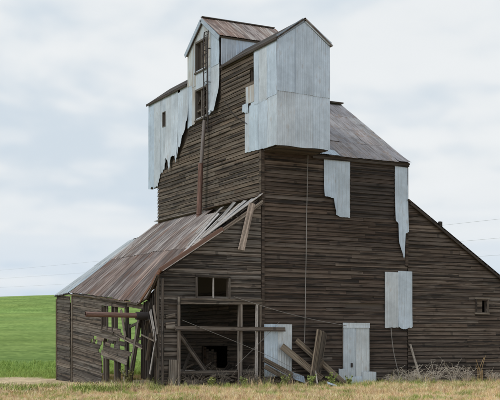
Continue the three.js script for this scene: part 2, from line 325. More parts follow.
// board-like metal door
{
  const door = mesh('door', coreGeo([[3.36, 0.02], [4.51, 0.02], [4.51, 2.3], [3.36, 2.3]], [], 0.03).translate(0, 0, 0.085), M.core, tower);
  door.userData.label = 'door patched with upright metal sheets';
  sheet(door, 3.36, 3.9, ragged([[3.36, 0.3], [3.9, 0.28]], 0.01, 11), 2.17, M.galv, { w: 0.09, amp: 0.004 });
  sheet(door, 3.91, 4.51, ragged([[3.91, 0.28], [4.51, 0.3]], 0.01, 12), 2.17, M.galv, { w: 0.088, amp: 0.004 });
  sheet(door, 3.34, 4.52, 2.12, 2.31, M.galv, { w: 0.108, amp: 0.003 });
  sheet(door, 3.14, 3.6, 0.0, ragged([[3.14, 0.62], [3.6, 0.6]], 0.01, 13), M.galv, { w: 0.116, amp: 0.004 });
  sheet(door, 3.55, 4.2, 0.0, 0.32, M.galv, { w: 0.105, amp: 0.004 });
  sheet(door, 4.18, 4.8, 0.0, ragged([[4.18, 0.5], [4.8, 0.48]], 0.01, 14), M.galv, { w: 0.118, amp: 0.004 });
  mesh('latch_hole', box(3.68, 3.76, 0.66, 0.82, 0.105, 0.128), M.iron, door);
}
// left wall: u = z, v = y, turned to face -x; its plane carries the headhouse and the cupola too
const leftPts = [[-9.5, -0.1], [0, -0.1], [0, 8.43], [1.17, 8.43], [1.17, 12.15], [-3.3, 12.15], [-3.3, 13.3], [-4.75, 14.24], [-6.2, 13.3], [-6.2, 12.15], [-10.45, 12.15], [-10.45, 8.35], [-9.5, 8.35]];
const upWin = [-5.4, 12.42, -4.5, 13.5], loWin = [-5.4, 10.52, -4.4, 11.6], backWin = [-8.82, 10.82, -8.56, 11.4], vent = [-0.86, 10.98, -0.5, 11.5], hallDoor = [-5.0, 0.1, -2.7, 1.5];
const leftWall = mesh('left_wall', coreGeo(leftPts, [upWin, loWin, backWin, vent, hallDoor]), M.core, tower); leftWall.rotation.y = -Math.PI / 2;
siding(leftWall, [[-9.5, -0.1], [0, -0.1], [0, 3.5], [-9.5, 3.5]], [hallDoor], { h: 0.152, len: [2.6, 4.6], tint: BROWN, vary: 0.3 });
siding(leftWall, [[-9.5, 6.2], [0, 6.2], [0, 8.6], [-0.9, 8.6], [-0.9, 10.0], [-0.45, 10.4], [-0.45, 12.13], [-3.26, 12.13], [-3.26, 10.75], [-6.1, 10.75], [-6.4, 9.9], [-7.2, 9.3], [-9.5, 9.1]], [vent, loWin, [-9.5, 9.0, -8.2, 9.3]],
  { h: 0.152, len: [2.2, 4.6], tint: (u, v) => v > 10.2 && vn(u * 0.9 + 60, v * 1.4, 999, 999, 77) > 0.42 ? [0.45, 0.44, 0.31] : OLIVE, vary: 0.19, wob: 0.003, miss: 0.004 });
for (let i = 0; i < 5; i++) mesh('door_board', boardGeo(-5.0 + i * 0.23, -4.78 + i * 0.23, -4.98 + i * 0.23, -4.77 + i * 0.23, 0.05, 1.42 + rr(-0.25, 0.08), -0.09, -0.06, 0, jig(BROWN, 0.2)), M.wood, leftWall);
mesh('door_board', boardGeo(-4.9, -2.6, -4.95, -2.7, 0.45, 0.68, 0.03, 0.06, 0, jig(BROWN, 0.1)).rotateZ(0.02), M.wood, leftWall);
mesh('corner_board', boardGeo(-0.09, 0.03, -0.09, 0.03, 6.6, 8.42, 0.036, 0.058, 0, jig(OLIVE, 0.1)), M.wood, leftWall);
// walls out of sight and the box under the headhouse
{
  const parts = [box(6.2, 6.3, -0.1, 8.4, -9.5, -0.104), box(0.11, 6.3, -0.1, 8.4, -9.5, -9.4), box(1.95, 2.03, 8.45, 12.15, -10.45, 1.16), box(0.11, 1.94, 8.45, 12.15, -10.45, -10.36), box(0.11, 1.94, 12.2, 13.3, -6.2, -6.11), box(0.11, 2.6, 12.2, 13.3, -3.38, -3.304), box(2.5, 2.58, 12.2, 13.28, -6.1, -3.4)];
  const gable = coreGeo([[-9.4, 8.38], [-0.12, 8.38], [-4.75, 11.36]], [], 0.08); gable.rotateY(-Math.PI / 2).translate(6.22, 0, 0);
  mesh('rear_wall', mergeGeometries(parts.concat([gable.toNonIndexed()]).map(g => { g = g.index ? g.toNonIndexed() : g; return g; })), M.core, tower);
}
const headBox = mesh('overhang_box', coreGeo([[0.05, 8.43], [2.03, 8.43], [2.03, 12.1], [1.02, 12.8], [0.05, 12.1]], [], 0.06).translate(0, 0, 1.165), M.core, tower);
for (let i = 0; i < 8; i++) mesh('soffit_board', beamGeo([0.02, 8.39 + rr(-0.004, 0.004), 0.1 + i * 0.143], [2.03, 8.39 + rr(-0.004, 0.004), 0.1 + i * 0.143], 0.03, 0.138, jig([0.3, 0.26, 0.23], 0.2)), M.wood, headBox);
{ // front of the overhanging box: two rows of sheets
  const z0 = { w: 1.17 + 0.03, amp: 0.0045, pitch: 0.088, tint: [0.87, 0.87, 0.88] }, up = { ...z0, w: z0.w + 0.008 };
  const cols = [-0.058, 0.66, 1.36, 2.06], gab = u => 12.06 + 0.72 * (1 - Math.abs(u - 1.02) / 1.05);
  for (let i = 0; i < 3; i++) {
    sheet(headBox, cols[i], cols[i + 1] + 0.02, u => 8.40 + 0.012 * Math.sin(u * 5), 10.32 - 0.02 * i, M.galv, { ...z0, w: z0.w + 0.009 * (i % 2) });
    sheet(headBox, cols[i], cols[i + 1] + 0.02, 10.28 - 0.02 * i, gab, M.galv, { ...up, w: up.w + 0.005 + 0.009 * (i % 2) });
  }
  mesh('corner_trim', box(-0.068, -0.035, 8.42, 12.1, 1.185, 1.216), new THREE.MeshStandardMaterial({ color: new THREE.Color().setRGB(0.5, 0.56, 0.61), roughness: 0.5, metalness: 0.35 }), headBox);
  const trim = (a, b, mat, tint) => mesh('rake_trim', beamGeo([a[0], a[1], 1.245], [b[0], b[1], 1.245], 0.14, 0.03, tint), mat, headBox);
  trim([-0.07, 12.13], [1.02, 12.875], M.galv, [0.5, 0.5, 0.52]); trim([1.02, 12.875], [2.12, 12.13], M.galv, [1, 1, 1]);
}
{ // metal on the left face: overhanging box
  const W = leftWall;
  const lowEdge = ragged([[-1.18, 8.5], [-0.3, 8.46], [1.2, 8.41]], 0.012, 21);
  sheet(W, 0.5, 1.21, lowEdge, 10.22, M.galv, { w: 0.05, amp: 0.0045, pitch: 0.088 }); sheet(W, -0.2, 0.52, lowEdge, 10.18, M.galv, { w: 0.046, amp: 0.0045, pitch: 0.088 });
  sheet(W, -0.85, -0.18, lowEdge, u => u < -0.7 ? 10.15 : 10.35, M.galv, { w: 0.05, amp: 0.0045, pitch: 0.088 }); sheet(W, -1.18, -0.83, lowEdge, ragged([[-1.18, 9.9], [-0.83, 10.12]], 0.04, 25), M.galv, { w: 0.046, amp: 0.0045, pitch: 0.088 });
  sheet(W, 0.5, 1.215, 10.16, 12.12, M.galv, { w: 0.06, amp: 0.0045, pitch: 0.088 }); sheet(W, -0.12, 0.52, 10.12, 12.12, M.galv, { w: 0.056, amp: 0.0045, pitch: 0.088 });
  sheet(W, -0.48, -0.1, ragged([[-0.48, 10.1], [-0.1, 10.1]], 0.02, 26), 12.12, M.galv, { w: 0.06, amp: 0.0045, pitch: 0.088 });
  sheet(W, -1.1, -0.46, 10.24, 10.86, M.tan, { w: 0.065, amp: 0.003, tint: [1, 1, 1] }).userData.label = 'square tan metal patch';
  sheet(W, -1.36, -0.9, ragged([[-1.36, 10.02], [-0.9, 9.9]], 0.03, 27), 10.28, M.galv, { w: 0.07, amp: 0.004 });
  // rear overhang, torn along its lower near edge
  const tear = ragged([[-10.48, 8.33], [-9.42, 8.33], [-9.38, 8.32], [-9.0, 8.9], [-8.72, 8.95], [-8.6, 9.35], [-8.2, 9.3], [-8.0, 8.75], [-7.8, 9.4], [-7.35, 9.35], [-7.3, 9.0], [-7.0, 9.6], [-6.6, 9.95], [-6.35, 10.2], [-6.25, 10.6], [-6.1, 10.7]], 0.09, 31);
  const cs = [-10.48, -9.8, -9.15, -8.82, -8.56, -7.9, -7.25, -6.7, -6.16];
  for (let i = 0; i + 1 < cs.length; i++) {
    const o = { w: 0.045 + 0.006 * (i % 2), amp: 0.006, curl: i > 3 ? 0.09 : 0, rows: 8 };
    if (cs[i] === -8.82) { sheet(W, cs[i], cs[i + 1], tear, 10.82, M.galv, o); sheet(W, cs[i], cs[i + 1], 11.4, 12.12, M.galv, o); }
    else if (cs[i] === -7.25) sheet(W, cs[i], cs[i + 1] + 0.02, tear, u => u < -7.0 ? 11.93 : 12.12, M.galv, o);
    else sheet(W, cs[i], cs[i + 1] + (i < 7 && cs[i + 1] !== -8.82 ? 0.02 : 0), tear, 12.12, M.galv, o);
  }
  // cupola front: stained sheets round two windows
  const gab = u => 13.26 + 0.92 * (1 - Math.abs(u + 4.75) / 1.46), o = { w: 0.06, amp: 0.004, pitch: 0.11 };
  const bot = ragged([[-6.24, 10.3], [-5.4, 10.42], [-4.3, 10.5], [-3.6, 10.5], [-3.45, 10.62], [-3.28, 10.95]], 0.06, 37);
  sheet(W, -6.22, -5.8, bot, 12.0, M.galv, o); sheet(W, -6.22, -5.8, 11.95, gab, M.tan, { ...o, w: 0.066, tint: [1, 0.98, 0.96] }); sheet(W, -5.82, -5.4, bot, 11.9, M.tan, o); sheet(W, -5.82, -5.4, 11.85, gab, M.tan, { ...o, w: 0.066 });
  sheet(W, -5.4, -4.42, 11.6, 12.42, M.galv, o); sheet(W, -5.4, -4.5, 13.5, gab, M.tan, o); sheet(W, -5.4, -4.4, bot, 10.52, M.tan, o);
  sheet(W, -4.5, -4.02, 12.3, gab, M.tan, o); sheet(W, -4.4, -4.02, bot, 12.3, M.galv, o);
  sheet(W, -4.04, -3.28, bot, 12.3, M.galv, { ...o, w: 0.07, curl: 0.12, rows: 8 }); sheet(W, -4.04, -3.28, 12.25, gab, M.galv, { ...o, w: 0.076 });
  const win = (name, [a, b, c, d], mull, board) => {
    const w = mesh(name, mergeGeometries([box(a - 0.07, a, b - 0.07, d + 0.07, -0.02, 0.11), box(c, c + 0.07, b - 0.07, d + 0.07, -0.02, 0.11), box(a, c, d, d + 0.07, -0.02, 0.11), box(a - 0.1, c + 0.1, b - 0.12, b - 0.071, -0.02, 0.14), box(mull - 0.035, mull + 0.035, b, d, -0.02, 0.06)]), M.frame, W);
    if (board) mesh('board', boardGeo(...board, 0.0, 0.03, 0, PALE), M.wood, w);
    return w;
  };
  M.frame = new THREE.MeshStandardMaterial({ color: new THREE.Color().setRGB(0.1, 0.088, 0.078), roughness: 0.9 });
  win('window', upWin, -4.98, [-4.9, -4.66, -4.9, -4.66, 12.43, 13.48]); win('window', loWin, -4.95, [-4.88, -4.72, -4.88, -4.72, 10.54, 11.58]);
  mesh('window', mergeGeometries([box(-8.85, -8.82, 10.79, 11.43, -0.02, 0.09), box(-8.56, -8.53, 10.79, 11.43, -0.02, 0.09), box(-8.82, -8.56, 11.4, 11.43, -0.02, 0.09), box(-8.82, -8.56, 10.79, 10.82, -0.02, 0.09)]), M.frame, W);
}
// cupola side wall, facing the front
const cupSide = mesh('cupola_side_wall', coreGeo([[0.02, 12.2], [2.6, 12.2], [2.6, 13.3], [0.02, 13.3]], [], 0.03).translate(0, 0, -3.262), M.core, tower);
for (let i = 0; i < 4; i++) sheet(cupSide, -0.05 + i * 0.66, 0.63 + i * 0.66, u => 12.2, 13.27, M.galv, { w: -3.225, amp: 0.004, tint: [0.84, 0.86, 0.9] });
// roofs
function slab(parent, name, a, b, c, d, th, mat, tint) {      // a,b lower edge, c,d upper edge
  const pos = [], A = [a, b, c, d].map(p => new THREE.Vector3(...p)), n = A[1].clone().sub(A[0]).cross(A[3].clone().sub(A[0])).normalize().multiplyScalar(th);
  const P = [...A, ...A.map(p => p.clone().sub(n))], F = [[0, 1, 2, 3], [5, 4, 7, 6], [0, 4, 5, 1], [1, 5, 6, 2], [2, 6, 7, 3], [3, 7, 4, 0]], uv = [];
  const e1 = A[1].clone().sub(A[0]).normalize(), e2 = n.clone().normalize().cross(e1);
  for (const f of F) for (const k of [0, 1, 2, 0, 2, 3]) { const p = P[f[k]]; pos.push(p.x, p.y, p.z); uv.push(p.dot(e1) / 3, p.dot(e2) / 3); }
  const g = new THREE.BufferGeometry(); g.setAttribute('position', new THREE.Float32BufferAttribute(pos, 3)); g.setAttribute('uv', new THREE.Float32BufferAttribute(uv, 2)); g.computeVertexNormals();
  return mesh(name, paint(g, tint), mat, parent);
}
const mainRoof = slab(tower, 'main_roof', [2.03, 8.42, 0.13], [6.32, 8.42, 0.13], [6.32, 11.6, -4.75], [2.03, 11.6, -4.75], 0.07, M.wood, DARK);
slab(mainRoof, 'rear_slope', [6.32, 8.42, -9.63], [0.0, 8.42, -9.63], [0.0, 11.6, -4.752], [6.32, 11.6, -4.752], 0.07, M.wood, DARK);
{ // old grey sheets in three overlapping rows, some lifted along the laps
  const tl = -Math.atan2(4.88, 3.18), L = Math.hypot(4.88, 3.18);
  for (let r = 0; r < 4; r++) for (let i = 0; i < 7; i++) {
    const a = 2.04 + i * 0.63, v0 = r * L / 4 - 0.03 + rr(-0.02, 0.02), lifted = R() < 0.16;
    if (r === 0 && i < 1) continue;
    const m = sheet(mainRoof, a, Math.min(6.36, a + 0.65), ragged([[a, v0 + rr(-0.02, 0.02)], [a + 0.65, v0 + rr(-0.02, 0.02)]], 0.012, 60 + i + r * 9), (r + 1) * L / 4 + (r < 3 ? 0.08 : 0), M.oldRoof, { w: 0.006 + 0.009 * (3 - r) * 0 + 0.012 * r * 0 + 0.003 * (i % 2), amp: 0.0015, pitch: 0.16, curl: lifted ? rr(0.02, 0.05) : 0.004, tint: [0.96, 0.95, 0.96], vary: 0.05, rows: 8 }, 'roof_sheet');
    m.position.set(0, 8.42, 0.13); m.rotation.x = tl;
  }
  const tilt = -Math.atan2(4.88, 3.18);
  for (const [a, b, hi] of [[2.08, 2.62, 0.98], [2.6, 3.15, 0.62]]) {
    const s = sheet(mainRoof, a, b, -0.03, u => hi - 0.5 * Math.max(0, u - 2.7), M.galv, { w: 0.05, amp: 0.006 }); s.position.set(0, 8.42, 0.13); s.rotation.x = tilt;
  }
  beam(mainRoof, 'ridge_cap', [2.05, 11.66, -4.7], [6.36, 11.66, -4.7], 0.05, 0.24, [0.5, 0.48, 0.46]);
  beam(mainRoof, 'fascia', [2.05, 8.33, 0.105], [6.34, 8.33, 0.105], 0.09, 0.03, DARK);
  beam(mainRoof, 'barge_board', [6.345, 8.38, 0.08], [6.345, 11.53, -4.75], 0.1, 0.03, DARK);
}
const headRoof = slab(tower, 'headhouse_roof', [-0.13, 12.1, -3.2], [-0.13, 12.1, 1.3], [1.02, 12.93, 1.3], [1.02, 12.93, -3.2], 0.05, M.wood, DARK);
slab(headRoof, 'rear_slope', [-0.13, 12.1, -10.6], [-0.13, 12.1, -6.29], [1.02, 12.93, -6.29], [1.02, 12.93, -10.6], 0.05, M.wood, DARK);
slab(headRoof, 'right_slope', [2.17, 12.1, 1.3], [2.17, 12.1, -10.6], [1.02, 12.93, -10.6], [1.02, 12.93, 1.3], 0.05, M.rust, [0.75, 0.75, 0.75]);
beam(headRoof, 'eave_board', [-0.125, 12.06, -10.58], [-0.125, 12.06, -6.3], 0.1, 0.02, DARK); beam(headRoof, 'eave_board', [-0.125, 12.06, -3.2], [-0.125, 12.06, 1.29], 0.1, 0.02, DARK);
const cupRoof = slab(tower, 'cupola_roof', [-0.16, 13.26, -3.14], [3.1, 13.26, -3.14], [3.1, 14.34, -4.75], [-0.16, 14.34, -4.75], 0.05, M.core, DARK);
slab(cupRoof, 'far_slope', [3.1, 13.26, -6.36], [-0.16, 13.26, -6.36], [-0.16, 14.34, -4.752], [3.1, 14.34, -4.752], 0.05, M.rust, [0.8, 0.8, 0.8]);
{
  const tilt = -Math.atan2(1.61, 1.08), Lr = Math.hypot(1.61, 1.08);
  for (let i = 0; i < 6; i++) { const a = -0.17 + i * 0.545, s = sheet(cupRoof, a, a + 0.6, -0.02, Lr, M.rust, { w: 0.03 + 0.004 * (i % 2), tint: [[0.95, 0.82, 0.76], [1, 0.86, 0.79], [1, 0.92, 0.86]][i % 3], vary: 0.1 }); s.position.set(0, 13.26, -3.14); s.rotation.x = tilt; }
  mesh('rake_trim', beamGeo([-0.17, 13.2, -3.16], [-0.17, 14.29, -4.75], 0.17, 0.03, [0.7, 0.73, 0.76]), M.galv, cupRoof); mesh('rake_trim', beamGeo([-0.17, 14.29, -4.75], [-0.17, 13.2, -6.34], 0.17, 0.03, [0.7, 0.73, 0.76]), M.galv, cupRoof);
  beam(cupRoof, 'ridge_cap', [-0.16, 14.4, -4.74], [3.1, 14.4, -4.74], 0.05, 0.16, DARK);
}

// ---------------------------------------------------------------- the drive-through shed on the left
const shed = thing('drive_through_shed', 'sagging grey board lean-to with rusted metal roof and collapsed corner, left of the tower', 'shed');
const sag = z => { const k = [[-12, 0.3], [-9.4, 0.33], [-8.8, 0.35], [-6.8, 0.5], [-5, 0.66], [-3.4, 0.8], [-1.65, 0.95], [-1.1, 0.84], [-0.5, 0.42], [0, 0.03], [1, 0]]; let i = 0; while (i < k.length - 2 && z > k[i + 1][0]) i++; const t = sm(0, 1, (z - k[i][0]) / (k[i + 1][0] - k[i][0])); return mix(k[i][1], k[i + 1][1], t * 0.5 + 0.5 * Math.min(1, Math.max(0, (z - k[i][0]) / (k[i + 1][0] - k[i][0])))); };
const roofY = (x, z) => 6.78 + 0.70 * x - sag(z) * Math.pow(Math.max(0, -x) / 3.92, 1.15 + 0.85 * sm(-9, -4, z));
// front end wall with its great opening
const endPts = [[-3.92, 0], [0, 0], [0, 6.6], [-3.92, 3.87]], endWin = [-2.54, 3.12, -1.36, 3.84], bay = [-3.24, -0.05, -0.06, 2.98];
const endWall = mesh('end_wall', coreGeo(endPts, [endWin, [-3.24, 0.001, -0.06, 2.98]], 0.06).translate(0, 0, -0.012), M.core, shed);
siding(endWall, [[-3.94, 0], [-0.045, 0], [-0.045, 6.52], [-3.94, 3.82]], [endWin, bay, [-3.62, 2.7, -3.3, 2.88]], { h: 0.158, len: [1.6, 3.9], tint: (u, v) => lerp3(GREY, [0.70, 0.66, 0.62], u > -1 && v > 4.8 ? 0.7 : 0), vary: 0.26, wob: 0.004, miss: 0.012, lap: 0.006 });
{
  const F = endWall, g = (n, p, q, w, t, c) => beam(F, n, p, q, w, t, c);
  g('window_frame', [-2.6, 3.88, 0.05], [-1.3, 3.88, 0.05], 0.09, 0.05, GREY); g('window_sill', [-2.62, 3.075, 0.06], [-1.28, 3.075, 0.06], 0.08, 0.08, GREY);
  g('window_frame', [-2.58, 3.12, 0.05], [-2.58, 3.84, 0.05], 0.05, 0.08, GREY); g('window_frame', [-1.32, 3.12, 0.05], [-1.32, 3.84, 0.05], 0.05, 0.08, GREY); g('mullion', [-1.93, 3.12, 0.02], [-1.93, 3.84, 0.02], 0.05, 0.05, [0.85, 0.84, 0.82]);
  g('header', [-3.3, 2.99, 0.075], [-0.05, 3.03, 0.075], 0.2, 0.06, [0.62, 0.6, 0.56]); g('header', [-2.1, 3.02, -0.12], [-0.1, 3.02, -0.12], 0.2, 0.08, GREY);
  g('post', [-3.27, 0, 0.09], [-3.27, 3.15, 0.09], 0.08, 0.13, [0.8, 0.78, 0.75]); g('post', [-3.86, -0.1, 0.085], [-3.86, 3.75, 0.085], 0.06, 0.1, GREY);
  g('post', [-0.9, 0.02, 0.02], [-0.88, 3.0, 0.02], 0.12, 0.16, [0.78, 0.77, 0.76]); g('post', [-0.27, 0.0, 0.08], [-0.25, 2.92, 0.08], 0.07, 0.1, [0.9, 0.88, 0.85]); g('post', [-0.13, 0.0, 0.06], [-0.11, 2.9, 0.06], 0.08, 0.09, [0.7, 0.68, 0.65]);
  g('cross_beam', [-3.4, 2.07, 0.165], [0.86, 2.05, 0.165], 0.15, 0.06, [0.46, 0.43, 0.41]);
  g('sill_beam', [-3.3, 0.52, -0.1], [-0.1, 0.55, -0.06], 0.16, 0.12, [0.4, 0.38, 0.36]);
  g('patch_board', [-3.74, 2.15, 0.07], [-3.4, 2.17, 0.07], 0.24, 0.02, [0.8, 0.78, 0.75]); g('patch_board', [-3.72, 2.45, 0.07], [-3.38, 2.52, 0.07], 0.14, 0.02, [0.75, 0.73, 0.7]);
  g('patch_board', [-3.5, 0.15, 0.07], [-3.47, 1.0, 0.07], 0.3, 0.02, [0.8, 0.8, 0.78]); g('brace', [-3.15, 1.9, -0.15], [-2.1, 0.6, -0.3], 0.16, 0.05, [0.5, 0.48, 0.46]); g('brace', [-3.1, 0.3, -0.2], [-2.4, 1.2, -0.9], 0.12, 0.05, GREY);
}
// long left wall, boards sloping down towards the broken corner: u = z, v = y
const sideWall = mesh('side_wall', mergeGeometries([[-9.25, 0], [-7.4, 0], [-5.6, 0], [-4.42, 0], [-3.32, 0]].map(([z]) => box(z - 0.055, z + 0.055, -0.5, 3.9 - sag(z), -0.14, -0.012))), M.core, shed);
sideWall.position.x = -3.92; sideWall.rotation.y = -Math.PI / 2;
{
  const tiltZ = 0.082, y0 = z => -0.26 - tiltZ * (z + 9.3);
  let v = 0; const rows = 25, h = 0.156;
  for (let i = 0; i < rows; i++, v += h) {
    const yAt = (z, e) => y0(z) + v + e;
    const mid = v / 3.9; let segs;
    if (v < 1.55) segs = [[-9.28, -5.72 + rr(-0.05, 0.12)]];
    else if (v < 1.9) segs = [[-9.28, -5.9 + rr(-0.2, 0.1)], [-5.55 + rr(0, 0.2), -2.9 + rr(-0.3, 0.3)]];
    else if (v < 2.05) segs = [[-9.28, -7.0], [-6.75, -6.5], [-6.2, -5.75], [-5.3, -4.75], [-4.3, -3.75]];
    else if (v < 2.2) segs = [[-9.28, -6.6], [-6.3, -5.5], [-5.05, -4.4], [-4.15, -3.2]];
    else if (v < 2.7) segs = [[-9.28, -3.5 + rr(-0.3, 0.25)]];
    else if (v < 3.52) segs = [[-9.28, -5.68 + rr(-0.03, 0.03)]];
    else segs = [[-9.28, -3.3 + rr(-0.9, 0.3)]];
    for (const [s0, s1] of segs) {
      let a = s0; while (a < s1 - 0.03) {
        let b = a + rr(3.2, 6); if (b > s1 - 0.8) b = s1;
        const g = boardGeo(a + 0.003, b - 0.003, a + 0.003 + rr(-0.03, 0.03) * (a > s0 + .1 ? 0 : 0), b - 0.003 + (b === s1 ? rr(-0.1, 0.1) : 0), v + 0.003, v + h + 0.012, 0, 0.022, 0.018 + rr(0, 0.01), jig([0.46, 0.435, 0.405], 0.24));
        const p = g.attributes.position; const wob = rr(-0.005, 0.005); for (let k = 0; k < p.count; k++) p.setY(k, p.getY(k) + y0(p.getX(k)) + wob * (p.getX(k) - a)); g.computeVertexNormals();
        mesh('plank', g, M.wood, sideWall); a = b;
      }
    }
  }
  const s = (n, p, q, w, t, c = GREY) => beam(sideWall, n, p, q, w, t, c);
  s('window_frame', [-5.62, 2.95, 0.03], [-5.62, 2.0, 0.03], 0.06, 0.09); s('window_frame', [-5.08, 2.95, 0.03], [-5.06, 2.0, 0.03], 0.05, 0.07); s('mullion', [-4.55, 3.05, 0.0], [-4.5, 1.95, 0.0], 0.1, 0.1, DARK); s('window_sill', [-5.7, 2.03, 0.04], [-4.3, 1.94, 0.04], 0.06, 0.09, [0.8, 0.77, 0.72]);
  s('stud', [-5.2, -0.4, -0.02], [-5.2, 1.0, -0.02], 0.1, 0.14, [0.5, 0.48, 0.46]); s('stud', [-3.95, -0.4, -0.02], [-3.95, 1.15, -0.02], 0.09, 0.12, DARK); s('stud', [-3.05, -0.3, -0.03], [-3.15, 3.1, -0.03], 0.11, 0.1, DARK);
  s('loose_board', [-3.95, 1.88, 0.05], [-1.55, 1.42, 0.03], 0.15, 0.03, [0.8, 0.77, 0.72]); s('loose_board', [-5.7, 1.2, 0.05], [-2.95, 0.86, 0.06], 0.2, 0.03, [0.78, 0.75, 0.71]); s('loose_board', [-3.55, 2.75, 0.05], [-3.05, 1.75, 0.07], 0.18, 0.03, [0.7, 0.67, 0.62]);
  s('loose_board', [-3.35, 0.55, 0.05], [-2.95, -0.2, 0.1], 0.1, 0.03, PALE);
  s('eave_beam', [-9.3, 3.56, -0.07], [-1.5, 2.82, -0.05], 0.16, 0.12, [0.5, 0.46, 0.4]);
  s('corner_post', [-9.27, -0.35, 0.06], [-9.25, 3.5, 0.05], 0.11, 0.05, [0.7, 0.66, 0.6]);
  // what hangs in the collapsed corner
  s('leaning_post', [-2.86, -0.35, 0.05], [-1.86, 2.5, -0.02], 0.13, 0.13, [0.55, 0.53, 0.5]);
  s('broken_sash', [-2.95, 2.15, -0.06], [-1.65, 2.36, -0.06], 0.09, 0.06, DARK); s('broken_sash', [-2.85, 1.62, -0.06], [-1.7, 1.75, -0.06], 0.09, 0.06, DARK); s('broken_sash', [-2.9, 1.55, -0.05], [-2.95, 2.25, -0.05], 0.1, 0.06, DARK); s('broken_sash', [-2.3, 1.65, -0.05], [-2.3, 2.2, -0.05], 0.06, 0.05, DARK);
  for (let i = 0; i < 8; i++) { const z = -1.68 + i * 0.205; s('panel_board', [z, 0.25 + rr(-0.15, 0.1), -0.07 - rr(0, 0.02)], [z, roofY(-3.9, z) - rr(0.12, 0.3), -0.1], 0.03, 0.2, jig([0.2, 0.18, 0.165], 0.25)); }
  s('panel_rail', [-1.6, 2.5, -0.13], [-0.05, 2.62, -0.13], 0.14, 0.05, DARK);
  s('loose_board', [-0.75, 2.72, 0.05], [-0.16, 1.7, 0.1], 0.2, 0.02, [0.92, 0.9, 0.88]); s('loose_board', [-0.55, 2.8, 0.0], [-0.08, 1.85, 0.06], 0.16, 0.02, [0.8, 0.78, 0.76]); s('loose_board', [-0.12, 1.72, 0.1], [-0.55, 0.5, 0.14], 0.07, 0.03, [0.95, 0.93, 0.9]); s('loose_board', [-1.55, 1.86, 0.06], [-0.2, 1.62, 0.1], 0.05, 0.03, [0.7, 0.66, 0.62]);
  s('corner_post', [-0.1, -0.1, -0.03], [-0.1, 3.9, -0.03], 0.14, 0.14, [0.45, 0.42, 0.38]); s('loose_board', [-0.42, 0.0, -0.05], [-0.3, 3.55, -0.02], 0.12, 0.03, [0.42, 0.36, 0.28]); s('loose_board', [-0.7, 2.4, -0.1], [-0.25, 3.85, -0.05], 0.14, 0.03, [0.4, 0.34, 0.26]); s('loose_board', [-1.15, 2.35, -0.1], [-0.5, 3.5, -0.06], 0.12, 0.03, [0.36, 0.31, 0.25]);
}
{
  const gs = [];
  for (let i = 0; i < 18; i++) {
    const z = rr(-1.7, -0.1), y = rr(1.6, 3.5) - 0.35 * (-z), a = rr(-0.5, 0.5) + (R() < 0.25 ? 1.1 : 0), L = rr(0.4, 1.4), x = -3.92 + rr(-0.12, 0.3);
    gs.push(beamGeo([x, y, z], [x + rr(-0.12, 0.12), y - Math.cos(a) * L, Math.min(0.02, z + Math.sin(a) * L)], rr(0.04, 0.14), 0.022, jig([0.36, 0.32, 0.27], 0.35), rr(-0.6, 0.6)));
  }
  tag(mesh('hanging_debris', mergeGeometries(gs), M.wood, shed), null, null, null, 'stuff');
  const rub = [];
  for (let i = 0; i < 60; i++) {
    const x = rr(-3.1, -0.2), z = rr(-2.4, 0.05), a = rr(0, 6.28), L = rr(0.3, 1.3), el = rr(-0.1, 0.5), y = rr(0.05, 0.4) * (z < -0.4 ? 1.4 : 0.6);
    rub.push(beamGeo([x, y, z], [Math.min(-0.12, x + Math.cos(a) * L), y + Math.sin(el) * L, Math.min(0.15, z + Math.sin(a) * L * 0.5)], rr(0.04, 0.16), 0.03, jig([0.45, 0.41, 0.37], 0.4), rr(-1, 1)));
  }
  tag(mesh('rubble', mergeGeometries(rub), M.wood, scene), 'tangle of broken boards heaped inside the dark bay', 'debris', null, 'stuff');
}
// framing under the roof
for (let z = -9.2; z < 0.1; z += 1.15) {
  const zz = Math.min(z, -0.16), pts = [0, -1.3, -2.6, -3.9].map(x => [Math.min(x, -0.03), roofY(x, zz) - 0.16, zz]);
  mesh('rafter', mergeGeometries([0, 1, 2].map(i => beamGeo(pts[i], pts[i + 1], 0.15, 0.06, DARK))), M.wood, shed);
}
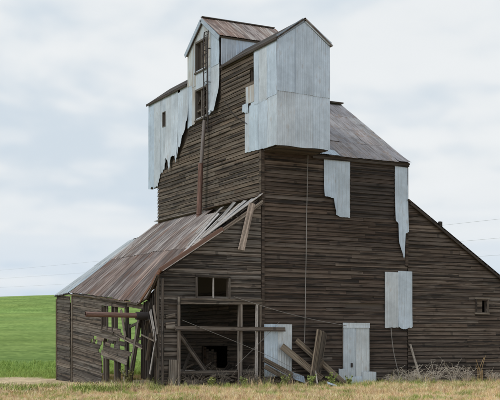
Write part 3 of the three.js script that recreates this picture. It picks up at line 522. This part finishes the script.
// roof sheets: two rows, each one a mesh, following the sag
const shedRoof = mesh('roof', mergeGeometries([-0.35, -1.0, -1.65, -2.3, -2.95, -3.6, -4.0].map(x => { const gs = []; for (let z = -9.4; z < -0.01; z += 0.94) gs.push(beamGeo([x, roofY(x, z) - 0.075, z], [x, roofY(x, Math.min(0, z + 0.94)) - 0.075, Math.min(0, z + 0.94)], 0.05, 0.08, [0.45, 0.42, 0.4])); return mergeGeometries(gs); })), M.wood, shed);
function roofSheet(parent, z0, z1, xa, xb, lift, tint, o = {}) {   // xa upper edge, xb lower edge
  const n = o.n || 20, rows = 14, pos = [], uv = [], idx = [], ou = R(), ov = R(), th = 0.005, j1 = rr(-0.03, 0.03), j0 = rr(-0.015, 0.015);
  for (let s = 0; s < 2; s++) for (let i = 0; i <= n; i++) for (let j = 0; j <= rows; j++) {
    const z = mix(z0, z1, i / n), x = mix(xa + j0, xb + j1, j / rows), e = Math.min(i, n - i) / n;
    const rib = (i === 0 || i === n) ? 0.022 : !o.n && i % 5 === 0 ? 0.016 : (o.rib || 0.006) * Math.cos(i * Math.PI);
    let y = (o.fn || roofY)(x, z) + lift + rib + 0.01 * Math.sin(x * 3 + ou * 20) * Math.sin(e * 6);
    if (o.peel) y += o.peel * Math.pow(i / n, 3) * (j / rows);
    pos.push(x, y - s * th, z); uv.push(z / 3 + ou, x * 1.22 / 3 + ov);
  }
  const r = rows + 1, S = (n + 1) * r;
  for (let i = 0; i < n; i++) for (let j = 0; j < rows; j++) { const a = i * r + j, b = a + r; idx.push(a, a + 1, b + 1, a, b + 1, b, S + a, S + b + 1, S + a + 1, S + a, S + b, S + b + 1); }
  for (let i = 0; i < n; i++) for (const j of [0, rows]) { const a = i * r + j, b = a + r; idx.push(a, S + b, S + a, a, b, S + b); }
  for (let j = 0; j < rows; j++) for (const i of [0, n]) { const a = i * r + j; idx.push(a, S + a, S + a + 1, a, S + a + 1, a + 1); }
  const g = new THREE.BufferGeometry(); g.setAttribute('position', new THREE.Float32BufferAttribute(pos, 3)); g.setAttribute('uv', new THREE.Float32BufferAttribute(uv, 2)); g.setIndex(idx); g.computeVertexNormals();
  if (g.attributes.normal.getY(Math.floor(r * n / 2)) < 0) { for (let i = 0; i < idx.length; i += 3) { const t = idx[i]; idx[i] = idx[i + 1]; idx[i + 1] = t; } g.setIndex(idx); g.computeVertexNormals(); }
  return mesh('roof_sheet', paint(g, jig(tint, 0.14)), M.rust, parent);
}
{
  const tints = [[0.66, 0.57, 0.53], [0.56, 0.47, 0.43], [0.72, 0.66, 0.64], [0.66, 0.51, 0.44], [0.5, 0.44, 0.42]], tops = [[0.8, 0.77, 0.76], [0.68, 0.645, 0.63], [0.88, 0.85, 0.84]];
  for (let i = 0; i < 15; i++) {
    const z0 = -9.45 + i * 0.636, z1 = z0 + 0.645;
    const xTop = z1 > -0.4 ? -2.55 : z1 > -1.1 ? -2.0 : z1 > -1.8 ? -1.5 : z1 > -2.4 ? -0.9 : z1 > -3.1 ? -0.45 : -0.1;
    roofSheet(shedRoof, z0, Math.min(z1, 0.2), -2.05, -4.01, 0.006, tints[(i * 3 + 1) % 5]);
    if (xTop > -2.0) roofSheet(shedRoof, z0, Math.min(z1, 0.2), xTop, -2.17, 0.024, tops[(i * 2) % 3]);
  }
  // bare battens and bent strips where the sheets have gone
  const k = (p, q, w, c) => beam(shedRoof, 'lath', p, q, w, 0.025, c, Math.PI / 2);
  const on = (x, z, e) => [x, roofY(x, z) + e, z];
  const lt = [1, 0.97, 0.93];
  for (const [x0, z0, x1, z1, w] of [[-2.6, -1.2, -0.75, -1.95, 0.12], [-2.3, -0.7, -0.6, -1.5, 0.14], [-2.1, -1.7, -0.5, -2.4, 0.1], [-2.5, -0.35, -0.35, -0.95, 0.16], [-1.4, -0.15, -0.1, -0.4, 0.2], [-2.3, -0.06, -0.05, 0.02, 0.22], [-1.9, -0.25, -0.3, -0.65, 0.13], [-1.2, -1.05, -0.2, -1.75, 0.15], [-0.9, -0.55, -0.1, -1.0, 0.16], [-1.6, -2.1, -0.3, -2.6, 0.1]])
    k(on(x0, z0, 0.05 + rr(0, 0.04)), on(x1, z1, 0.06 + rr(0, 0.06)), w, jig(lt, 0.1));
  beam(shedRoof, 'flashing', [-0.13, 6.82, -9.4], [-0.13, 6.78, -4.9], 0.02, 0.24, PALE, 0.0).userData.label = 'pale board along the top of the roof';
  beam(shedRoof, 'flashing', [-0.14, 6.80, -4.4], [-0.1, 6.78, 0.05], 0.02, 0.22, [0.8, 0.68, 0.6]);
  const rk = [[-4.03, 3.6, -0.42], [-3.96, 4.04, 0.13], [-1.64, 5.52, 0.15]];
  mesh('rake_flashing', mergeGeometries([beamGeo(rk[1], rk[2], 0.15, 0.09, [0.9, 0.9, 0.9]), beamGeo(rk[0], rk[1], 0.12, 0.05, [1, 0.85, 0.7]), beamGeo([-4.06, 3.05, -1.4], rk[0], 0.09, 0.04, [1, 0.9, 0.7])]), M.fold, shedRoof).userData.label = 'rust-red flashing along the broken edge';
  mesh('drip_edge', beamGeo([-3.9, 4.0, 0.2], [-1.66, 5.44, 0.2], 0.025, 0.02, [1, 0.95, 0.9]), M.pale, shedRoof);
  beam(shedRoof, 'barge_board', [-1.75, 5.38, 0.09], [-0.02, 6.56, 0.09], 0.14, 0.03, [0.8, 0.76, 0.72]);
  beam(shedRoof, 'hanging_board', [-0.45, 6.5, 0.1], [-0.88, 4.86, 0.12], 0.24, 0.03, [0.98, 0.84, 0.74]).userData.label = 'pale board hanging from the roof edge';
  beam(shedRoof, 'eave_strip', [-3.99, roofY(-3.99, -9.3) - 0.07, -9.4], [-3.99, roofY(-3.99, -5) - 0.07, -5], 0.07, 0.03, [0.7, 0.6, 0.3]); beam(shedRoof, 'eave_strip', [-3.99, roofY(-3.99, -5) - 0.07, -5], [-3.99, roofY(-3.99, -1.6) - 0.07, -1.6], 0.07, 0.03, [0.7, 0.55, 0.32]);
}

// ---------------------------------------------------------------- small shed beyond it
const rear = thing('rear_shed', 'narrow weathered board shed with pale corrugated roof at the far left end', 'shed');
{
  const w = mesh('side_wall', mergeGeometries([box(-11.28, -11.17, -0.6, 3.3, -0.12, -0.01), box(-9.62, -9.52, -0.6, 3.25, -0.12, -0.01)]), M.core, rear); w.position.x = -3.95; w.rotation.y = -Math.PI / 2;
  const t = [0.45, 0.425, 0.39];
  for (let i = 0; i < 26; i++) {
    const v = -0.28 + i * 0.15, g = boardGeo(-11.3, -9.5 + rr(-0.05, 0.03), -11.3, -9.5 + rr(-0.05, 0.03), v + 0.003, v + 0.165, 0, 0.022, 0.02 + rr(0, 0.008), jig(t, 0.3));
    const p = g.attributes.position, k = rr(0.066, 0.078); for (let q = 0; q < p.count; q++) p.setY(q, p.getY(q) - k * (p.getX(q) + 11.3)); mesh('plank', g, M.wood, w);
  }
  beam(w, 'corner_post', [-11.28, -0.35, 0.05], [-11.28, 3.45, 0.05], 0.1, 0.04, [0.72, 0.66, 0.5]);
  const fn = (x, z) => 6.55 + 0.725 * x + 0.02 * (z + 11);
  const rf = mesh('roof', mergeGeometries([-4.0, -2.8, -1.6, -0.4].map(x => beamGeo([x, fn(x, -11.4) - 0.06, -11.4], [x, fn(x, -9.55) - 0.06, -9.55], 0.05, 0.1, DARK))), M.wood, rear);
  for (let i = 0; i < 3; i++) { const z0 = -11.45 + i * 0.63; for (const [a, b, l] of [[-2.1, -4.04, 0], [-0.6, -2.2, 0.02]]) { const s = roofSheet(rf, z0, z0 + 0.645, a, b, l, [0.88, 0.85, 0.8], { fn, rib: 0.03, n: 8 }); s.material = M.galv; } }
}

// ---------------------------------------------------------------- lean-to on the right
const lean = thing('lean_to_shed', 'dark board lean-to with small window, sloping away right of the tower', 'shed');
{
  const pts = [[6.34, -0.1], [13.2, -0.1], [13.2, 2.72], [6.34, 6.98]], hole = [9.68, 2.78, 10.2, 3.3];
  const w = mesh('front_wall', coreGeo(pts, [hole]), M.core, lean); w.position.z = -0.02;
  siding(w, pts, [hole], { h: 0.15, len: [2.4, 4.8], tint: (u, v) => vn(u * 0.5 + 20, v * 2.2 + 20, 999, 999, 87) > 0.6 ? [0.47, 0.42, 0.385] : [0.35, 0.305, 0.275], vary: 0.18, miss: 0.004 });
  const f = [0.6, 0.57, 0.53];
  beam(w, 'window_frame', [9.6, 3.33, 0.05], [10.28, 3.33, 0.05], 0.07, 0.05, f); beam(w, 'window_sill', [9.58, 2.74, 0.06], [10.3, 2.74, 0.06], 0.07, 0.07, f); beam(w, 'window_frame', [9.64, 2.78, 0.05], [9.64, 3.29, 0.05], 0.05, 0.08, f); beam(w, 'window_frame', [10.24, 2.78, 0.05], [10.24, 3.29, 0.05], 0.05, 0.08, f);
  mesh('window_board', boardGeo(9.7, 9.98, 9.7, 9.98, 2.78, 3.3, -0.02, 0.01, 0, [0.5, 0.46, 0.42]), M.wood, w);
  mesh('rear_wall', mergeGeometries([box(13.1, 13.2, -0.1, 2.7, -9.4, -0.13), box(6.32, 13.1, -0.1, 2.7, -9.4, -9.3)]), M.core, lean);
  const roof = slab(lean, 'roof', [13.5, 2.62, 0.12], [13.5, 2.62, -9.5], [6.31, 7.07, -9.5], [6.31, 7.07, 0.12], 0.06, M.wood, DARK);
  beam(roof, 'barge_board', [6.4, 6.93, 0.105], [13.5, 2.54, 0.105], 0.13, 0.03, DARK);
  beam(roof, 'stub_post', [7.93, 6.0, -0.05], [7.93, 6.3, -0.05], 0.12, 0.12, DARK);
}

// ---------------------------------------------------------------- ladder, pipes and wires on the building
{
  const l = thing('iron_ladder', 'dark iron ladder running up past the two cupola windows', 'ladder');
  const xs = -0.2, zA = -4.42, zB = -4.06;
  mesh('rail', tube([[xs, 9.75, zA], [xs, 11, zA], [xs, 13.5, zA], [xs + 0.05, 13.75, zA], [0.0, 13.72, zA + 0.05]], 0.024, 40), M.iron, l); mesh('rail', tube([[xs, 9.75, zB], [xs, 11, zB], [xs, 13.5, zB], [xs + 0.05, 13.75, zB], [0.0, 13.72, zB - 0.05]], 0.024, 40), M.iron, l);
  for (let y = 9.95; y < 13.6; y += 0.36) mesh('rung', tube([[xs, y, zA], [xs, y, zB]], 0.014, 2), M.iron, l);
  for (const y of [9.95, 11.7, 13.0]) { mesh('bracket', tube([[xs, y, zB], [0.03, y, zB + 0.02]], 0.016, 2), M.iron, l); mesh('bracket', tube([[xs, y, zA], [0.03, y, zA - 0.02]], 0.016, 2), M.iron, l); }
  const p = thing('grain_spout', 'rust-red upright spout pipe standing on the shed roof against the tower', 'pipe', [-0.36, 6.5, -4.56]);
  const low = new THREE.CylinderGeometry(0.098, 0.105, 2.1, 20, 6, true), cap = new THREE.TorusGeometry(0.102, 0.014, 6, 20).rotateX(Math.PI / 2);
  mesh('lower_pipe', low, M.pipe, p).position.set(0.01, 1.03, 0.09); p.children[0].rotation.x = 0.08;
  const up = mesh('upper_pipe', new THREE.CylinderGeometry(0.07, 0.075, 1.75, 18, 4), new THREE.MeshStandardMaterial({ map: tanMap, color: new THREE.Color().setRGB(0.4, 0.34, 0.32), roughness: 0.7 }), p); up.position.set(0.05, 2.85, 0.27); up.rotation.x = 0.11; up.rotation.z = -0.03;
  mesh('collar', cap, M.pipe, p).position.set(0.02, 2.06, 0.17); mesh('collar', cap, M.pipe, p).position.set(0.0, 0.1, 0.02); mesh('strap', tube([[0.05, 3.3, 0.32], [0.22, 3.32, 0.34], [0.36, 3.33, 0.36]], 0.02, 6), M.iron, p);
  const a = thing('auger_pipe', 'rusty horizontal auger pipe sticking out of the collapsed shed corner', 'pipe', [-3.9, 2.5, -0.95]);
  const tb = mesh('tube', new THREE.CylinderGeometry(0.088, 0.085, 2.75, 20, 1, true), M.pipe, a); tb.rotation.z = Math.PI / 2 - 0.012; tb.position.set(-0.95, 0.02, 0);
  mesh('end_ring', new THREE.TorusGeometry(0.086, 0.014, 6, 20).rotateY(Math.PI / 2), M.pipe, a).position.set(-2.31, 0.036, 0); mesh('auger_shaft', tube([[-2.34, 0.036, 0], [0.2, 0, 0]], 0.025, 4), M.iron, a);
  mesh('collar', new THREE.CylinderGeometry(0.135, 0.135, 0.42, 20).rotateZ(Math.PI / 2), M.iron, a).position.set(-0.3, 0, 0); mesh('gearbox', box(-0.12, 0.42, -0.16, 0.14, -0.15, 0.15), M.iron, a);
}
const wire = (name, pts, r, label, cat, mat = M.wire) => tag(mesh(name, tube(pts, r, 30), mat, scene), label, cat);
wire('hanging_cable', [[1.83, 8.42, 0.12], [1.80, 6.5, 0.09], [1.75, 4, 0.1], [1.69, 1.56, 0.12]], 0.014, 'pale cable hanging straight down the front from the overhanging box', 'cable');
wire('slack_wire', [[-1.19, 3.18, 0.13], [0.6, 2.7, 0.2], [2.2, 2.38, 0.2], [3.49, 2.2, 0.12]], 0.009, 'slack wire strung from the shed bay header to the metal door', 'wire');
wire('slack_wire', [[-3.2, 2.35, 0.2], [-1.2, 1.62, 0.24], [0.1, 1.12, 0.26], [1.2, 0.62, 0.3]], 0.007, 'thin wire crossing the dark bay down to the rubble', 'wire');
wire('slack_wire', [[-1.1, 0.75, 0.1], [-0.2, 1.55, 0.16], [0.65, 2.32, 0.12]], 0.006, 'short thin wire rising across the bay posts', 'wire');
wire('slack_wire', [[-0.07, 10.74, -2.9], [-0.1, 10.05, -2.0], [-0.08, 9.52, -1.0]], 0.012, 'dark rod slanting across the tower boards beside the cupola', 'wire', M.iron);
wire('hanging_cable', [[5.49, 2.15, 0.1], [5.6, 1.3, 0.1], [5.86, 0.1, 0.2]], 0.013, 'thin cable trailing to the ground below the two metal sheets', 'cable');

// ---------------------------------------------------------------- timbers, sheets and stones lying about
const lone = (name, p, q, w, t, tint, label, cat = 'plank', roll = 0) => tag(beam(scene, name, p, q, w, t, tint, roll), label, cat, 'fallen timbers by the front wall');
const OLD = [0.72, 0.66, 0.56];
lone('leaning_timber', [1.58, -0.05, 0.75], [2.2, 2.02, 0.32], 0.24, 0.12, OLD, 'thick upright timber leaning in the middle of the pile');
lone('leaning_timber', [1.82, -0.05, 0.62], [2.46, 1.95, 0.22], 0.32, 0.1, [0.36, 0.33, 0.3], 'broad dark timber just behind the upright leaning one');
lone('fallen_plank', [0.7, 1.45, 0.2], [2.1, 0.28, 0.62], 0.23, 0.09, OLD, 'plank sloping down right from the metal panel into the pile');
lone('fallen_plank', [1.32, 1.66, 0.14], [3.12, 0.02, 0.7], 0.2, 0.06, [0.66, 0.6, 0.5], 'long thin plank sloping from the hanging cable down to the door');
lone('fallen_plank', [-0.08, 0.98, 0.3], [1.06, 0.42, 0.34], 0.16, 0.06, [0.46, 0.42, 0.36], 'upper of two short dark planks across the metal panel');
lone('fallen_plank', [-0.08, 0.74, 0.36], [0.86, 0.26, 0.4], 0.16, 0.06, [0.42, 0.38, 0.33], 'lower of two short dark planks across the metal panel');
lone('fallen_plank', [1.95, 1.0, 0.3], [1.75, 0.1, 0.9], 0.1, 0.04, PALE, 'short pale board standing in front of the timber pile');
lone('fallen_plank', [2.3, 0.95, 0.45], [1.5, -0.02, 0.55], 0.12, 0.05, [0.5, 0.45, 0.38], 'short brown board crossing behind the timber pile');
lone('fallen_plank', [6.42, 1.5, 0.06], [6.78, 0.0, 0.3], 0.07, 0.04, [0.9, 0.84, 0.75], 'thin pale stick leaning on the lean-to wall');
lone('fallen_plank', [-2.95, 0.62, -0.6], [-1.9, 0.52, -0.3], 0.07, 0.07, PALE, 'pale bent pole lying inside the dark bay');
lone('fallen_plank', [-3.5, 0.02, 0.4], [-1.2, 0.03, 0.5], 0.05, 0.22, GREY, 'grey plank lying flat on the ground before the bay', 'plank');
lone('fallen_plank', [-2.9, 0.05, -1.2], [-1.4, 0.75, -1.8], 0.2, 0.06, DARK, 'dark plank propped inside the bay');
lone('fallen_plank', [-3.98, -0.32, -5.4], [-3.98, -0.1, -3.5], 0.28, 0.04, [0.8, 0.77, 0.74], 'split grey board at the foot of the broken side wall');
lone('fallen_plank', [-4.1, -0.3, -5.6], [-4.2, 0.02, -4.5], 0.18, 0.04, [0.82, 0.8, 0.77], 'short grey board fallen outwards from the side wall');
{
  const s = mesh('metal_scrap', sheetGeo(0, 0.6, 0, 0.35, { w: 0, tint: [0.9, 0.92, 0.95], curl: 0.08 }), M.galv, scene); s.position.set(1.05, 0.22, 0.4); s.rotation.set(-0.5, 0.3, -0.15); tag(s, 'crumpled bright metal scrap in the timber pile', 'scrap');
  const s2 = mesh('metal_scrap', sheetGeo(0, 0.42, 0, 0.3, { w: 0, tint: [0.95, 0.97, 1], curl: 0.1 }), M.galv, scene); s2.position.set(1.95, 0.02, 1.3); s2.rotation.set(-0.9, 0.2, -0.3); tag(s2, 'small white scrap lying in the grass before the pile', 'scrap');
  const st = new THREE.BoxGeometry(0.62, 0.22, 0.5, 4, 2, 4), p = st.attributes.position; for (let i = 0; i < p.count; i++) { const k = 1 + 0.1 * (hash(Math.round(p.getX(i) * 50), Math.round(p.getY(i) * 50) + 7 * Math.round(p.getZ(i) * 50), 4) - 0.5); p.setXYZ(i, p.getX(i) * k, p.getY(i) * k, p.getZ(i) * k); } st.computeVertexNormals();
  const b = mesh('foundation_stone', st, M.stone, scene); b.position.set(-4.05, groundY(-4.05, -11.2) + 0.09, -11.2); tag(b, 'flat grey stone block under the far left corner of the sheds', 'stone');
}

// ---------------------------------------------------------------- power lines far behind
{
  const lab = ['topmost of three thin power lines behind the building', 'middle of three thin power lines behind the building', 'lowest of three thin power lines behind the building'];
  for (let i = 0; i < 3; i++) {
    const e = new THREE.Vector3(35.69, [10.09, 8.71, 7.52][i], -2.07), f = new THREE.Vector3(27.6, [13.88, 12.47, 10.98][i], -152.6), pts = [];
    for (let k = 0; k <= 12; k++) { const t = k / 12, q = e.clone().lerp(f, t); q.y += 3.0 * t * (t - 1) * 0.35; pts.push([q.x, q.y, q.z]); }
    wire('power_line', pts, 0.007, lab[i], 'power line', M.line);
  }
}

// ---------------------------------------------------------------- grass, weeds and dead brush
function tuft(n, spread, h, lean, wid, seg = 2) {
  const pos = [], col = [];
  for (let i = 0; i < n; i++) {
    const a = rr(0, 6.283), r = spread * Math.sqrt(R()), bx = Math.cos(a) * r, bz = Math.sin(a) * r, d = rr(0, 6.283), L = rr(0.55, 1) * h, ln = rr(0.15, 1) * lean * L, w = wid * rr(0.7, 1.2), k = rr(0.72, 1);
    const px = Math.cos(d + 1.57) * w, pz = Math.sin(d + 1.57) * w; const at = t => [bx + Math.cos(d) * ln * t * t, L * t * (1 - 0.18 * t * t), bz + Math.sin(d) * ln * t * t];
    for (let s = 0; s < seg; s++) {
      const p = at(s / seg), q = at((s + 1) / seg), wa = 1 - s / seg * 0.6, wb = s === seg - 1 ? 0 : 1 - (s + 1) / seg * 0.6;
      const v = [[p[0] - px * wa, p[1], p[2] - pz * wa], [p[0] + px * wa, p[1], p[2] + pz * wa], [q[0] + px * wb, q[1], q[2] + pz * wb], [q[0] - px * wb, q[1], q[2] - pz * wb]];
      for (const m of (wb ? [0, 1, 2, 0, 2, 3] : [0, 1, 2])) { pos.push(...v[m]); col.push(k, k, k); }
    }
  }
  const g = new THREE.BufferGeometry(); g.setAttribute('position', new THREE.Float32BufferAttribute(pos, 3)); g.setAttribute('color', new THREE.Float32BufferAttribute(col, 3)); g.computeVertexNormals(); return g;
}
function scatter(name, geo, list, label, cat) {
  const m = new THREE.InstancedMesh(geo, M.blade, list.length), o = new THREE.Object3D(), c = new THREE.Color(); m.name = numbered(name); m.castShadow = m.receiveShadow = true;
  list.forEach(([x, y, z, s, col], i) => { o.position.set(x, y, z); o.rotation.set(0, (i * 2.399) % 6.283, 0); o.scale.set(s * (0.85 + 0.3 * ((i * 7) % 10) / 10), s, s); o.updateMatrix(); m.setMatrixAt(i, o.matrix); m.setColorAt(i, c.setRGB(...col)); });
  scene.add(m); return tag(m, label, cat, null, 'stuff');
}
const inBuilding = (x, z) => (x > -3.85 && x < 13.2 && z < -0.05 && z > -9.4);
{
  const dryC = [[0.86, 0.68, 0.38], [0.76, 0.57, 0.31], [0.9, 0.77, 0.48], [0.62, 0.42, 0.27], [0.84, 0.62, 0.40]], grnC = [[0.36, 0.43, 0.12], [0.44, 0.48, 0.15], [0.28, 0.36, 0.09], [0.58, 0.55, 0.24]];
  const dry = [], green = [], short = [];
  for (let i = 0; i < 52000; i++) {
    const x = rr(-17, 16), z = rr(-12.5, 10.5); if (inBuilding(x, z)) continue;
    const n = vn(x * 0.55 + 40, z * 0.7 + 40, 999, 999, 61), m = vn(x * 1.7 + 40, z * 1.9 + 40, 999, 999, 67), front = z > -1.5 || x > -3.5;
    const y = groundY(x, z) - 0.01, nearWall = z > 0 && z < 1.5 && x > -3.6;
    const leftStrip = x < -4.6 && z < 1.5;                     // cropped stubble left of the sheds
    if (leftStrip) { short.push([x, y, z, rr(0.5, 1.5) * (m > 0.55 ? 1.5 : 1), jig(m > 0.62 ? grnC[i % 4] : dryC[(i % 5)], 0.3)]); if (z > -3) short.push([x + rr(-0.2, 0.2), y, z + rr(-0.2, 0.2), rr(0.5, 1.5), jig(m > 0.55 ? grnC[i % 4] : dryC[i % 5], 0.2)]); continue; }
    if (m < 0.25 && R() < 0.5) continue; const g = (m > 0.58 ? 1 : 0) + (nearWall && n > 0.5 && R() < 0.45 ? 1 : 0);
    if (g && R() < 0.75) green.push([x, y, z, rr(0.3, 0.8) * (0.4 + 0.9 * n) * (nearWall ? 1.25 : 1), jig(grnC[i % 4], 0.2)]);
    else dry.push([x, y, z, (R() < 0.05 ? 1.5 : 1) * rr(0.3, 0.75) * (0.4 + 0.9 * n), jig(dryC[i % 5], 0.18)]);
  }
  scatter('dry_grass', tuft(16, 0.12, 0.36, 0.7, 0.007), dry, 'dry tan grass growing in front of the building', 'grass');
  scatter('green_grass', tuft(14, 0.12, 0.34, 0.75, 0.009), green, 'green weeds mixed through the dry grass', 'weeds');
  const tall = [];
  for (let i = 0; i < 520; i++) {
    const x = rr(-6, 14), z = i % 3 ? rr(0.15, 1.6) : rr(1.6, 6), c = vn(x * 1.1 + 30, z * 0.8 + 30, 999, 999, 91); if (c < 0.5 || inBuilding(x, z)) continue;
    tall.push([x, groundY(x, z) - 0.01, z, rr(0.5, 1.15) * c, jig(R() < 0.4 ? grnC[i % 4] : dryC[i % 5], 0.2)]);
  }
  for (let i = 0; i < 50; i++) tall.push([-4.3 + rr(-0.5, 0.5), -0.15, -2.6 + rr(-1.2, 0.8), rr(0.5, 1.0), jig(i % 3 ? [0.36, 0.3, 0.16] : grnC[0], 0.2)]);
  scatter('tall_grass', tuft(14, 0.13, 0.78, 0.6, 0.006, 3), tall, 'taller clumps of seeding grass along the foot of the walls', 'grass');
  scatter('stubble', tuft(14, 0.14, 0.2, 0.8, 0.008), short, 'short pale stubble left of the sheds', 'grass');
  const wh = [];
  for (let i = 0; i < 9000; i++) {
    const t = Math.pow(R(), 2.5) * 16 + 0.1, z = -13 - t, cx = -18.01 + (33.46 - z) * 0.24, x = cx + rr(-0.16, 0.18) * (33.46 - z + 10);
    wh.push([x, fieldY(x, z) - 0.02, z, rr(0.75, 1.1) * (1 + t * 0.004), jig(lerp3([0.3, 0.42, 0.11], [0.37, 0.48, 0.14], vn(x * 0.15 + 90, z * 0.12 + 300, 999, 999, 5)), 0.14)]);
  }
  scatter('crop_plants', tuft(12, 0.2, 0.4, 0.4, 0.012), wh, 'green crop standing in the field behind the sheds', 'crop');
}
// leafy weeds along the wall
function weed(x, z, h, tint, label) {
  const gs = [], n = 9;
  for (let i = 0; i < n; i++) {
    const a = rr(0, 6.28), L = h * rr(0.6, 1), ex = Math.cos(a) * L * 0.45, ez = Math.sin(a) * L * 0.45;
    gs.push(paint(tube([[0, 0, 0], [ex * 0.4, L * 0.55, ez * 0.4], [ex, L, ez]], 0.005, 5, 4), [tint[0] * 0.8, tint[1] * 0.8, tint[2] * 0.8]).toNonIndexed());
    for (let k = 0; k < 14; k++) { const t = rr(0.25, 1), g = paint(new THREE.PlaneGeometry(rr(0.03, 0.07), rr(0.03, 0.05)), jig(tint, 0.3)).toNonIndexed(); g.rotateX(rr(-1.3, 1.3)); g.rotateY(rr(0, 6)); g.translate(ex * t * t + rr(-0.05, 0.05), L * t + rr(-0.03, 0.03), ez * t * t + rr(-0.05, 0.05)); gs.push(g); }
  }
  const m = mesh('leafy_weed', mergeGeometries(gs), M.blade, scene); m.position.set(x, groundY(x, z), z); return tag(m, label, 'weed', 'weeds along the wall');
}
weed(0.55, 0.7, 0.55, [0.28, 0.32, 0.12], 'leafy green weed in front of the metal panel');
weed(1.35, 1.1, 0.45, [0.24, 0.3, 0.1], 'low green weed at the left foot of the timber pile');
weed(2.3, 1.0, 0.5, [0.26, 0.32, 0.1], 'bright green weed at the right foot of the timber pile');
weed(-1.0, 0.6, 0.42, [0.25, 0.29, 0.11], 'green weed before the middle post of the bay');
weed(-2.3, 0.6, 0.42, [0.27, 0.3, 0.1], 'green weed in the left half of the bay mouth');
weed(3.1, 0.9, 0.4, [0.25, 0.3, 0.1], 'small green weed left of the metal door');
weed(-4.15, -2.4, 0.8, [0.2, 0.2, 0.08], 'tall dark weed beside the leaning post');
// dead brush: grey twigs branching from one root
function brush(x, z, h, w, n, label, mat = M.twig) {
  const gs = [];
  for (let i = 0; i < n; i++) {
    const a = rr(0, 6.28), L = h * rr(0.35, 1.15), sp = w * rr(0.3, 1.3), ex = Math.cos(a) * sp, ez = Math.sin(a) * sp * 0.6, dr = rr(0.55, 1.0);
    const at = t => [ex * (0.15 + 0.85 * t * t) , L * (t + (dr - 1) * t * t * t) - 0.02, ez * (0.15 + 0.85 * t * t)];
    gs.push(tube([at(0), at(0.5), at(1)], 0.0048, 6, 4));
    for (let k = 0; k < 4; k++) { const p = at(rr(0.35, 0.98)), dx = rr(-0.28, 0.28), dy = rr(-0.08, 0.22); gs.push(tube([p, [p[0] + dx * 0.5, p[1] + dy * 0.7 + 0.03, p[2] + rr(-0.08, 0.08)], [p[0] + dx, Math.max(0, p[1] + dy), p[2] + rr(-0.12, 0.12)]], 0.0033, 4, 3)); }
  }
  const m = mesh('dead_bush', mergeGeometries(gs), mat, scene); m.position.set(x, groundY(x, z), z); return tag(m, label, 'dead bush', 'dead brush along the wall');
}
const lb = ['first grey dead bush right of the metal door', 'second grey dead bush right of the metal door', 'third grey dead bush right of the metal door', 'tall grey dead bush under the lean-to wall corner', 'grey dead bush below the middle of the lean-to wall', 'rightmost grey dead bush along the lean-to wall', 'low dead bush at the far right edge of the wall'];
[[5.3, 0.7, 0.6, 0.6], [5.85, 0.9, 0.85, 0.7], [6.45, 0.8, 0.8, 0.7], [7.1, 0.7, 1.05, 0.8], [7.85, 0.9, 0.85, 0.7], [8.6, 0.7, 0.8, 0.6], [9.9, 0.8, 0.6, 0.5]].forEach(([x, z, h, w], i) => brush(x, z, h * 0.92, w, 22, lb[i]));
const lb2 = ['dark twiggy bush at the left end of the bay', 'dark twiggy bush left of the middle bay post', 'dark twiggy bush between the bay posts', 'dark twiggy bush at the right end of the bay', 'dark twiggy bush before the metal panel'];
const darkTwig = new THREE.MeshStandardMaterial({ color: new THREE.Color().setRGB(0.17, 0.145, 0.12), roughness: 1 });
[[-2.7, 0.3, 0.6, 0.5], [-1.7, 0.25, 0.7, 0.5], [-0.6, 0.3, 0.75, 0.5], [-0.1, 0.45, 0.65, 0.4], [0.75, 0.55, 0.7, 0.4]].forEach(([x, z, h, w], i) => brush(x, z, h, w, 24, lb2[i], darkTwig));
{ const m = mesh('dry_stalk', mergeGeometries([0, 1, 2, 3, 4, 5].map(i => tube([[0.05 * i - 0.12, 0, 0], [0.05 * i - 0.1 + rr(-0.03, 0.03), 0.5, 0], [0.06 * i - 0.15 + rr(-0.2, 0.2), rr(0.45, 1.1), rr(-0.1, 0.1)]], 0.009, 6, 4))), new THREE.MeshStandardMaterial({ color: new THREE.Color().setRGB(0.46, 0.32, 0.16), roughness: 1 }), scene); m.position.set(9.1, groundY(9.1, 0.9), 0.9); tag(m, 'tuft of tall tan dry stalks below the small window', 'dry stalks'); }

renderer.render(scene, camera);
